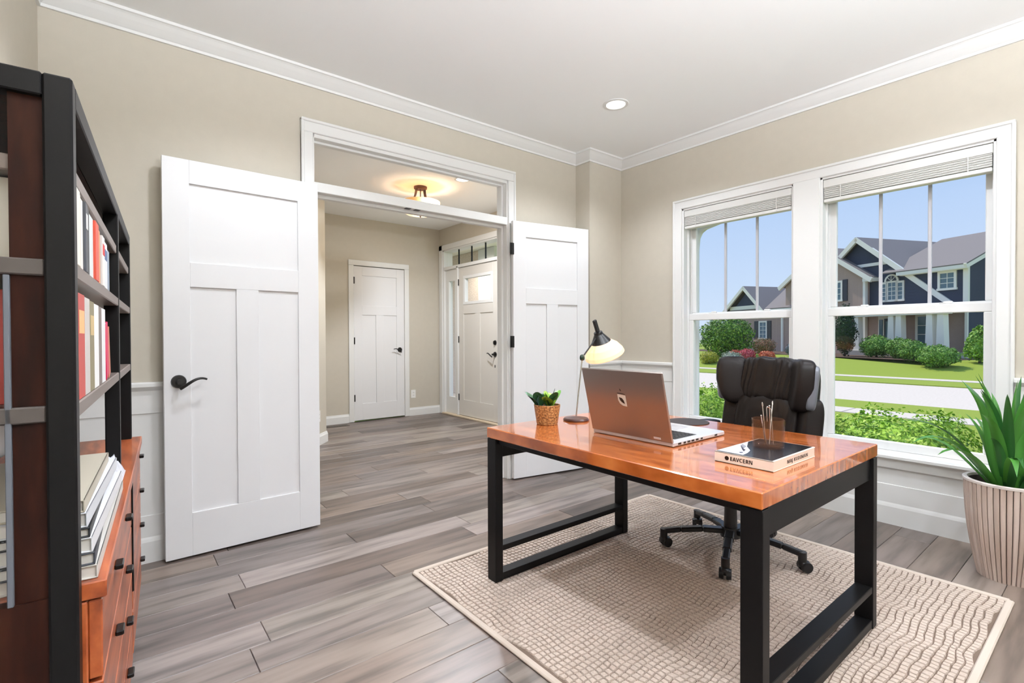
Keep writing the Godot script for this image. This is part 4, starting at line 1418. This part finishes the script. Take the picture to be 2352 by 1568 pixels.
func shrub(called: String, label: String, at: Vector3, rad: Vector3, n: int, size: float, cols: Array, sd: int, cone := 0.0, trunk := 0.0, group := "", up_bias := 0.35, solid := 0.66, boxy := 1.0) -> Node3D:
	# at: middle of the crown; leaves through the outer half of a lumpy crown
	var o := thing(called, label, "tree" if called.ends_with("tree") else "shrub", V(at.x, at.y - rad.y - trunk, at.z), 0, group)
	var r := RandomNumberGenerator.new()
	r.seed = sd
	var f := FastNoiseLite.new()
	f.seed = sd
	f.frequency = 1.6
	var b := MB.new()
	var mid := V(0, rad.y + trunk, 0)
	for i in n:
		var d := V(r.randfn(), r.randfn(), r.randfn()).normalized()
		var lump := 0.86 + 0.32 * f.get_noise_3d(d.x, d.y, d.z)
		var k := lump * (1.0 - 0.45 * pow(r.randf(), 2.2))
		var q := d * k
		if boxy < 1.0:
			q = V(signf(d.x) * pow(absf(d.x), boxy), signf(d.y) * pow(absf(d.y), boxy), signf(d.z) * pow(absf(d.z), boxy)) * k
		if cone > 0.0:
			var tp := lerpf(1.0, 1.0 - cone, (q.y + 1.0) / 2.0)
			q.x *= tp; q.z *= tp
		var p := mid + q * rad
		var nn := (d + V(r.randfn(), r.randfn() + up_bias, r.randfn()) * 0.55).normalized()
		var x := nn.cross(V(r.randfn(), r.randfn(), r.randfn())).normalized()
		var y := nn.cross(x)
		var s := size * r.randf_range(0.7, 1.3)
		b.col = cols[r.randi() % cols.size()]
		b.quad(p - x * s, p - y * s * 0.55, p + x * s, p + y * s * 0.55)
	var fo := part(o, "foliage", b, M.foliage)
	fo.set_meta("kind", "stuff")
	var core := MB.new()
	core.grid(20, 12, func(u: float, w: float) -> Vector3:
		var a := u * TAU
		var e := (w - 0.5) * PI
		var d := V(cos(e) * cos(a), sin(e), -cos(e) * sin(a))
		var q := d * (solid + 0.3 * f.get_noise_3d(d.x, d.y, d.z))
		if boxy < 1.0:
			q = V(signf(d.x) * pow(absf(d.x), boxy), signf(d.y) * pow(absf(d.y), boxy), signf(d.z) * pow(absf(d.z), boxy)) * (solid + 0.3 * f.get_noise_3d(d.x, d.y, d.z))
		if cone > 0.0:
			var tp := lerpf(1.0, 1.0 - cone, (q.y + 1.0) / 2.0)
			q.x *= tp; q.z *= tp
		return mid + q * rad, true)
	var cc: Color = cols[1]
	part(o, "inner_foliage", core, mat(cc.linear_to_srgb(), 0.9))
	var st := MB.new()
	st.cyl(V(0, -0.02, 0), V(0, rad.y + trunk, 0), maxf(0.02, rad.x * 0.07), maxf(0.012, rad.x * 0.04), 8)
	part(o, "trunk", st, mat(rgb(92, 76, 62), 0.9))
	return o

func lin(r: int, g: int, b: int) -> Color:
	return Color8(r, g, b).srgb_to_linear()

func build_outside() -> void:
	var grass := noise_tex(0.05, [rgb(126, 146, 46), rgb(146, 164, 54), rgb(160, 176, 64)], 81, 4, 512)
	var gm := tri_mat(grass, V(0.9, 0.9, 0.9), 0.95)
	var conc := tri_mat(noise_tex(0.03, [rgb(212, 200, 188), rgb(228, 217, 206)], 83, 4, 512), V(0.7, 0.7, 0.7), 0.9)
	var z0 := -46.0
	var z1 := 26.0
	single("ground_front", strip(3.82, 12.75, z0, z1, 0.0, 0.3), gm, "lawn between our house and the near sidewalk", "lawn", "", "structure")
	var sw := thing("sidewalk", "pale concrete sidewalk on our side of the street", "sidewalk", Vector3.ZERO, 0, "", "structure")
	var slab := bx(V(12.76, -0.68, 0.012), V(13.62, -0.585, 1.488), 0.008).mesh()
	for k in 40:
		part(sw, "slab", slab, conc).position = V(0, 0, -40.0 + k * 1.5)
	single("ground_verge", strip(13.63, 15.35, z0, z1, 0.0, 0.3), gm, "grass verge between the near sidewalk and the street", "lawn", "", "structure")
	single("street", strip(15.35, 21.8, z0, z1, -0.03, 0.3), conc, "pale concrete street", "street", "", "structure")
	single("ground_far_verge", strip(21.8, 24.0, z0, z1, 0.0, 0.3), gm, "grass verge on the far side of the street", "lawn", "", "structure")
	single("far_sidewalk", strip(24.0, 24.6, z0, z1, 0.012, 0.3), conc, "thin pale sidewalk across the street", "sidewalk", "", "structure")
	single("ground_far_lawn", strip(24.6, 60.0, z0, z1, 0.0, 0.3), gm, "wide green front lawn of the navy house", "lawn", "", "structure")
	var bed := MB.new()
	bed.t = Transform3D(Basis(Vector3.UP, deg_to_rad(-113.68)), V(33.0, 0.0, -4.19))
	bed.quad(V(-16, -0.005, 4.4), V(3.6, -0.005, 4.4), V(3.6, -0.005, 0), V(-16, -0.005, 0))
	single("mulch_bed", bed, tri_mat(noise_tex(0.06, [rgb(70, 52, 42), rgb(112, 88, 72)], 85, 4, 256), V(1, 1, 1), 0.95), "brown mulch bed along the front of the navy house", "garden bed", "", "structure")
	# eave of this house, gutter pipe by the first window, porch
	single("eave", bx(V(XO + 0.001, 2.80, -0.5), V(3.86, 2.95, 6.0)), mat(rgb(232, 232, 228), 0.7), "white roof overhang outside above the windows", "eave", "", "structure")
	var dp := MB.new()
	dp.tube([V(3.885, -0.55, 0.755), V(3.885, 1.85, 0.755), V(3.885, 1.957, 0.766), V(3.885, 2.01, 0.795), V(3.885, 2.04, 0.843), V(3.885, 2.063, 0.95), V(3.885, 2.098, 1.12), V(3.885, 2.81, 1.6)], 0.03, 10)
	single("downspout", dp, mat(rgb(236, 238, 240), 0.4), "white gutter downspout bending outside the left window", "downspout")
	var pw := thing("porch", "pale brick pillar and slab outside the front door", "porch", Vector3.ZERO, 0, "", "structure")
	part(pw, "slab", bx(V(XF + 0.16, -0.25, -8.0), V(7.0, -0.02, -0.6), 0.01), conc)
	part(pw, "brick_pier", bx(V(5.4, -0.02, -5.75), V(6.0, 2.75, -4.62), 0.01), tri_mat(noise_tex(0.05, [rgb(204, 186, 170), rgb(230, 216, 202)], 87, 4, 256), V(2, 2, 2), 0.9))
	part(pw, "white_post", bx(V(5.36, -0.02, -6.5), V(6.0, 2.75, -5.76), 0.01), M.white)
	part(pw, "white_post", bx(V(5.36, -0.02, -4.61), V(6.0, 2.75, -4.1), 0.01), M.white)
	part(pw, "porch_ceiling", bx(V(XF + 0.16, 2.75, -7.5), V(6.0, 2.85, -1.4), 0.01), mat(rgb(238, 236, 222), 0.7))
	part(pw, "porch_downlight", bx(V(4.66, 2.742, -4.28), V(4.82, 2.751, -4.12), 0.002), glow(rgb(255, 250, 240), 2.0))
	spot(V(4.74, 2.72, -4.2), rgb(255, 248, 238), 3.0, 0.06, 82.0)
	# shrubs under our windows
	var lime := [lin(122, 166, 44), lin(150, 192, 62), lin(174, 210, 84), lin(98, 144, 40), lin(188, 216, 98)]
	var hs := [[4.62, 0.36, 0.70, 0.44, 15000], [4.62, 1.13, 0.58, 0.30, 10000], [4.64, 1.97, 0.61, 0.52, 22000], [4.64, 2.93, 0.76, 0.42, 17000]]
	var hl := ["bright green shrub outside the window by the boxed corner", "bright green shrub outside behind the office chair", "wide bright green shrub outside below the window nearest the planter", "taller bright green shrub outside behind the strap-leaved plant"]
	for k in hs.size():
		var s = hs[k]
		var ry: float = (s[2] + 0.6) / 2.0
		shrub("garden_shrub", hl[k], V(s[0], s[2] - ry, s[1]), V(0.56, ry, s[3]), s[4], 0.0165, lime, 100 + k, 0.0, 0.0, "shrubs under our windows", 0.35, 0.70, 0.6)
	# planting of the house across the street
	var green := [lin(100, 144, 56), lin(122, 166, 68), lin(146, 186, 84), lin(82, 124, 48)]
	var b4 := [[30.4, -5.15, 1.12, 0.80], [29.5, -3.95, 1.02, 0.62], [28.4, -3.22, 0.98, 0.58], [27.2, -2.1, 0.94, 0.86]]
	var bl := ["round clipped green bush below the front door of the navy house", "clipped green bush second from the navy house door", "clipped green bush third from the navy house door", "largest round clipped green bush in front of the porch columns"]
	for k in 4:
		var s = b4[k]
		shrub("clipped_bush", bl[k], V(s[0], gy(s[0]) + s[2] * 0.5, s[1]), V(s[3], s[2] * 0.56, s[3]), 4200, 0.042, green, 120 + k, 0.0, 0.0, "clipped bushes in front of the porch")
	var bright := [lin(116, 164, 50), lin(146, 190, 70), lin(172, 208, 92), lin(88, 140, 44)]
	shrub("small_tree", "loose light green small tree at the right end of the porch", V(28.9, 0.72, -1.05), V(0.78, 0.84, 0.75), 3600, 0.055, bright, 130, 0.5, 0.0)
	var dark := [lin(36, 62, 34), lin(48, 78, 42), lin(30, 52, 30)]
	shrub("arborvitae", "tall dark green columnar evergreen at the left end of the porch", V(30.6, 1.4, -6.62), V(0.68, 1.5, 0.66), 4600, 0.05, dark, 131, 0.22, 0.0)
	var maple := [lin(96, 140, 40), lin(120, 164, 52), lin(72, 116, 38), lin(58, 98, 40), lin(150, 184, 70)]
	shrub("maple_tree", "broad green maple in front of the brick garage wing", V(29.0, 1.12, -12.35), V(1.8, 1.32, 1.7), 8000, 0.07, maple, 132, 0.0, 0.04, "", 0.35, 0.5)
	shrub("yellow_shrub", "yellow-green shrub at the foot of the maple", V(26.0, -0.12, -11.75), V(0.62, 0.42, 0.55), 1800, 0.04, [lin(168, 168, 40), lin(190, 186, 60), lin(120, 132, 40)], 133)
	shrub("silver_shrub", "silvery grey-green shrub between the yellow and pink ones", V(25.0, -0.07, -9.95), V(0.68, 0.42, 0.6), 2200, 0.035, [lin(128, 140, 120), lin(160, 170, 152), lin(188, 196, 184), lin(98, 114, 92)], 134)
	shrub("pink_azalea", "pink flowering shrub in front of the garage window", V(26.2, 0.1, -9.75), V(0.5, 0.36, 0.5), 1900, 0.04, [lin(216, 84, 96), lin(232, 120, 128), lin(196, 60, 76), lin(150, 70, 60)], 135)
	shrub("orange_shrub", "orange-red leaved shrub beside the pink flowering one", V(26.4, 0.06, -8.78), V(0.48, 0.3, 0.42), 1700, 0.04, [lin(212, 104, 72), lin(226, 140, 96), lin(188, 84, 60)], 136)
	shrub("rust_shrub", "low rust-coloured shrub at the foot of the maple", V(27.0, 0.1, -10.8), V(0.42, 0.26, 0.4), 1000, 0.035, [lin(184, 78, 56), lin(200, 100, 70)], 137)
	shrub("bronze_barberry", "bronze-brown bushy shrub under the garage window", V(31.3, 0.46, -11.2), V(0.9, 0.58, 0.75), 3000, 0.04, [lin(164, 116, 90), lin(186, 132, 100), lin(130, 112, 72), lin(110, 118, 70)], 138, 0.0, 0.0, "", 0.35, 0.4)
	shrub("blue_spruce", "small blue-grey dwarf spruce beside the downspout of the garage wing", V(29.4, 0.36, -8.85), V(0.34, 0.4, 0.34), 1300, 0.04, [lin(96, 108, 122), lin(124, 136, 150), lin(74, 86, 96)], 139, 0.4)
	shrub("groundcover_mound", "low yellow-green mound in front of the dwarf spruce", V(27.0, -0.1, -7.85), V(0.6, 0.2, 0.4), 900, 0.035, [lin(176, 188, 90), lin(200, 206, 120), lin(140, 160, 70)], 140)

func build_house() -> void:
	var h := thing("house", "two-storey navy and brick house with grey roofs across the street", "house", V(33.0, -0.02, -4.19), deg_to_rad(-113.68))
	var brick := tri_mat(noise_tex(0.09, [rgb(136, 112, 102), rgb(182, 156, 142), rgb(212, 190, 176), rgb(158, 132, 120)], 91, 3, 512, [0.25, 0.45, 0.6, 0.8]), V(1.1, 2.6, 1.1), 0.95, Color.WHITE, Vector3.ZERO, false)
	var navy := tri_mat(noise_tex(0.02, [rgb(46, 54, 74), rgb(60, 70, 92)], 92, 2, 256), V(0.3, 6, 0.3), 0.7, Color.WHITE, Vector3.ZERO, false)
	var roof := tri_mat(noise_tex(0.07, [rgb(112, 106, 106), rgb(140, 133, 132), rgb(160, 152, 150)], 93, 4, 512), V(1.2, 2.4, 1.2), 0.95, Color.WHITE, Vector3.ZERO, false)
	var tr := mat(rgb(246, 242, 230), 0.6)
	var glass := mat(rgb(96, 122, 134), 0.1)
	var dark := mat(rgb(38, 42, 52), 0.25)
	var poly := func(called: String, pts: Array, z0: float, z1: float, m: Material) -> MeshInstance3D:
		var b := MB.new()
		b.prism(PackedVector2Array(pts), z0, z1)
		return part(h, called, b, m)
	var V2 := func(x: float, y: float) -> Vector2: return Vector2(x, y)
	# walls
	part(h, "brick_wall", bx(V(-2.8, -0.4, -8.5), V(2.45, 2.75, -0.2)), brick)
	poly.call("wing_wall", [V2.call(-8.6, -0.4), V2.call(-2.77, -0.4), V2.call(-2.77, 4.6), V2.call(-5.68, 6.5), V2.call(-8.6, 4.6)], -5.0, 0.0, brick)
	poly.call("gable_wall", [V2.call(-5.2, 2.7), V2.call(1.55, 2.7), V2.call(-3.32, 6.68), V2.call(-5.2, 5.1)], -7.5, -0.35, navy)
	part(h, "upper_wall", bx(V(-0.5, 2.7, -8.6), V(2.45, 4.52, -0.02)), navy)
	part(h, "side_wall", bx(V(2.451, -0.4, -8.6), V(2.47, 4.52, -0.02)), navy)
	var gb := MB.new()
	gb.t = Transform3D(Basis(V(0, 0, -1), V(0, 1, 0), V(1, 0, 0)), V(2.3, 0, 0))
	gb.prism(PackedVector2Array([Vector2(0.02, 4.5), Vector2(8.6, 4.5), Vector2(4.3, 6.5)]), 0, 0.17)
	part(h, "end_gable", gb, navy)
	# roofs
	var slope := func(called: String, a: Vector3, b: Vector3, c: Vector3, d: Vector3, thick: float, m: Material) -> MeshInstance3D:
		var q := MB.new()
		var nn := (b - a).cross(d - a).normalized() * thick
		q.quad(a + nn, b + nn, c + nn, d + nn)
		q.quad(d, c, b, a)
		for e in [[a, b], [b, c], [c, d], [d, a]]:
			q.quad(e[0], e[1], e[1] + nn, e[0] + nn)
		return part(h, called, q, m)
	slope.call("gable_roof", V(1.85, 2.66, 0.05), V(1.85, 2.66, -7.6), V(-3.32, 6.86, -7.6), V(-3.32, 6.86, 0.05), 0.06, roof)
	slope.call("gable_roof", V(-3.32, 6.86, 0.05), V(-3.32, 6.86, -7.6), V(-5.6, 4.95, -7.6), V(-5.6, 4.95, 0.05), 0.06, roof)
	slope.call("wing_roof", V(-2.3, 4.42, 0.25), V(-2.3, 4.42, -5.0), V(-5.68, 6.66, -5.0), V(-5.68, 6.66, 0.25), 0.06, roof)
	slope.call("wing_roof", V(-5.68, 6.66, 0.25), V(-5.68, 6.66, -5.0), V(-9.0, 4.45, -5.0), V(-9.0, 4.45, 0.25), 0.06, roof)
	slope.call("main_roof", V(-1.6, 4.50, 0.3), V(2.62, 4.50, 0.3), V(2.62, 6.62, -4.3), V(-1.6, 6.62, -4.3), 0.06, roof)
	slope.call("main_roof", V(2.62, 4.5, -8.9), V(-1.6, 4.5, -8.9), V(-1.6, 6.62, -4.3), V(2.62, 6.62, -4.3), 0.06, roof)
	# white trim boards
	var rake := func(a: Vector3, b: Vector3, w: float) -> void:
		var q := MB.new()
		q.beam(a, b, 0.14, w, V(-(b - a).y, (b - a).x, 0).normalized())
		part(h, "rake_board", q, tr)
	rake.call(V(1.85, 2.58, 0.0), V(-3.36, 6.8, 0.0), 0.26)
	rake.call(V(-3.28, 6.8, 0.0), V(-5.6, 4.86, 0.0), 0.26)
	rake.call(V(-2.2, 4.26, 0.2), V(-5.7, 6.58, 0.2), 0.26)
	rake.call(V(-5.66, 6.58, 0.2), V(-9.0, 4.36, 0.2), 0.26)
	var er := MB.new()
	er.beam(V(2.56, 4.42, 0.32), V(2.56, 6.54, -4.3), 0.12, 0.24, V(0, 4.62, 2.12).normalized())
	part(h, "rake_board", er, tr)
	part(h, "gable_band", bx(V(-4.9, 5.12, -0.36), V(-1.45, 5.3, -0.28)), tr)
	part(h, "eave_board", bx(V(-0.75, 4.33, 0.16), V(2.56, 4.5, 0.3)), tr)
	part(h, "soffit", bx(V(-0.6, 4.30, -0.02), V(2.5, 4.34, 0.26)), tr)
	part(h, "corner_board", bx(V(2.27, 2.7, -0.1), V(2.49, 4.4, 0.02)), tr)
	part(h, "corner_board", bx(V(-2.87, -0.3, -0.15), V(-2.72, 4.42, 0.04)), tr)
	part(h, "wing_eave_return", bx(V(-2.75, 4.22, -0.4), V(-2.2, 4.42, 0.22)), tr)
	part(h, "downspout", bx(V(2.40, -0.3, 0.02), V(2.52, 2.6, 0.1)), tr)
	part(h, "utility_box", bx(V(2.47, 4.25, -1.35), V(2.53, 4.42, -1.2)), tr)
	# windows
	var win := func(x0: float, x1: float, y0: float, y1: float, z: float, mull: int, rows: int) -> void:
		var fr := MB.new()
		var k := 0.11
		fr.box(V(x0 - k, y0 - k, z), V(x0, y1 + k, z + 0.06))
		fr.box(V(x1, y0 - k, z), V(x1 + k, y1 + k, z + 0.06))
		fr.box(V(x0, y1, z), V(x1, y1 + k, z + 0.06))
		fr.box(V(x0 - k * 1.3, y0 - k, z), V(x1 + k * 1.3, y0, z + 0.08))
		var w := part(h, "window", fr, tr)
		part(w, "pane", bx(V(x0, y0, z), V(x1, y1, z + 0.02)), glass)
		var q := MB.new()
		for i in range(1, mull):
			var xx := lerpf(x0, x1, float(i) / mull)
			q.box(V(xx - 0.014, y0, z + 0.015), V(xx + 0.014, y1, z + 0.035))
		for i in range(1, rows):
			var yy := lerpf(y0, y1, float(i) / rows)
			q.box(V(x0, yy - 0.014, z + 0.015), V(x1, yy + 0.014, z + 0.035))
		part(w, "muntin", q, tr)
	win.call(1.25, 1.88, 3.46, 4.2, -0.02, 2, 3)
	win.call(-5.0, -4.3, 3.3, 4.35, 0.0, 2, 3)
	part(h, "shutter", bx(V(-4.17, 3.2, 0.0), V(-3.86, 4.5, 0.05)), dark)
	# arched window
	win.call(-2.02, -1.76, 3.1, 4.0, -0.35, 1, 4)
	win.call(-1.68, -1.22, 3.1, 4.05, -0.35, 2, 4)
	win.call(-1.12, -0.86, 3.1, 4.0, -0.35, 1, 4)
	var ar := MB.new()
	ar.t = Transform3D(Basis(), V(-1.45, 4.12, 0))
	var outer := PackedVector2Array()
	for i in 17: outer.append(Vector2(cos(PI * i / 16.0), sin(PI * i / 16.0)) * 0.40)
	ar.prism(outer, -0.36, -0.28)
	var aw := part(h, "arch_window", ar, tr)
	ar = MB.new()
	ar.t = Transform3D(Basis(), V(-1.45, 4.14, 0))
	var inner := PackedVector2Array()
	for i in 17: inner.append(Vector2(cos(PI * i / 16.0), sin(PI * i / 16.0)) * 0.29)
	ar.prism(inner, -0.3, -0.27)
	part(aw, "pane", ar, dark)
	ar = MB.new()
	for i in [1, 2, 3]:
		ar.beam(V(-1.45, 4.14, -0.265), V(-1.45 + 0.29 * cos(PI * i / 4.0), 4.14 + 0.29 * sin(PI * i / 4.0), -0.265), 0.025, 0.01, V(0, 0, 1))
	part(aw, "muntin", ar, tr)
	# side window on the navy end
	var sw := MB.new()
	sw.box(V(2.47, 2.9, -1.75), V(2.53, 4.05, -1.62))
	sw.box(V(2.47, 2.9, -2.6), V(2.53, 4.05, -2.47))
	sw.box(V(2.47, 3.95, -2.6), V(2.53, 4.08, -1.62))
	sw.box(V(2.47, 2.85, -2.65), V(2.53, 2.95, -1.6))
	sw.box(V(2.47, 3.42, -2.6), V(2.52, 3.5, -1.62))
	var swn := part(h, "window", sw, tr)
	part(swn, "pane", bx(V(2.46, 2.9, -2.5), V(2.49, 4.0, -1.72)), glass)
	# porch
	part(h, "porch_floor", bx(V(-2.9, -0.2, -0.2), V(2.5, 0.28, 1.45)), mat(rgb(186, 178, 170), 0.9))
	part(h, "porch_beam", bx(V(-2.9, 2.15, 0.95), V(2.44, 2.42, 1.45)), tr)
	slope.call("porch_roof", V(-2.9, 2.42, 1.6), V(2.44, 2.42, 1.6), V(2.44, 2.66, -0.3), V(-2.9, 2.66, -0.3), 0.05, roof)
	for u in [-2.17, -0.205, 0.196, 1.69, 2.19]:
		var co := MB.new()
		var keep := co.t
		co.prism(PackedVector2Array([Vector2(u - 0.19, 0.28), Vector2(u + 0.19, 0.28), Vector2(u + 0.13, 2.22), Vector2(u - 0.13, 2.22)]), 1.03, 1.37)
		co.t = keep
		part(h, "porch_column", co, mat(rgb(250, 244, 232), 0.6))
	var dr := part(h, "front_door", bx(V(-1.72, 0.28, -0.2), V(-1.3, 2.05, -0.12)), dark)
	part(dr, "door_glass", bx(V(-1.62, 0.8, -0.13), V(-1.4, 1.9, -0.1)), glass)
	var sl := part(h, "door_surround", bx(V(-2.1, 0.28, -0.21), V(-1.25, 2.3, -0.16)), tr)
	part(sl, "sidelight", bx(V(-2.02, 0.5, -0.17), V(-1.82, 2.0, -0.13)), glass)
	win.call(0.05, 0.95, 0.7, 2.1, -0.2, 2, 3)
	# garage wing
	part(h, "garage_wall", bx(V(-14.4, -0.4, -7.0), V(-7.6, 3.1, -0.05)), brick)
	poly.call("garage_gable", [V2.call(-13.3, 3.4), V2.call(-11.2, 3.4), V2.call(-12.21, 4.36)], -0.1, 0.22, navy)
	part(h, "garage_gable_band", bx(V(-14.0, 3.12, 0.0), V(-10.7, 3.4, 0.24)), tr)
	slope.call("garage_roof", V(-10.2, 2.95, 0.5), V(-10.2, 2.95, -4.0), V(-12.21, 4.84, -4.0), V(-12.21, 4.84, 0.5), 0.06, roof)
	slope.call("garage_roof", V(-12.21, 4.84, 0.5), V(-12.21, 4.84, -4.0), V(-14.6, 2.95, -4.0), V(-14.6, 2.95, 0.5), 0.06, roof)
	rake.call(V(-10.25, 2.9, 0.45), V(-12.25, 4.78, 0.45), 0.24)
	rake.call(V(-12.17, 4.78, 0.45), V(-14.55, 2.9, 0.45), 0.24)
	slope.call("garage_roof", V(-14.4, 3.02, 0.25), V(-7.4, 3.02, 0.25), V(-7.4, 4.75, -3.4), V(-14.4, 4.75, -3.4), 0.06, roof)
	part(h, "garage_eave_board", bx(V(-10.6, 2.85, 0.1), V(-7.4, 3.02, 0.25)), tr)
	slope.call("hip_roof", V(-12.4, 4.3, -3.2), V(-6.6, 4.3, -3.2), V(-8.6, 6.4, -6.6), V(-9.6, 6.4, -6.6), 0.06, roof)
	win.call(-11.04, -10.44, 0.95, 2.09, -0.05, 2, 4)
	part(h, "shutter", bx(V(-11.6, 0.85, -0.05), V(-11.17, 2.2, 0.0)), dark)
	part(h, "shutter", bx(V(-10.31, 0.85, -0.05), V(-9.95, 2.2, 0.0)), dark)
	part(h, "downspout", bx(V(-8.97, -0.3, -0.05), V(-8.82, 2.9, 0.05)), tr)
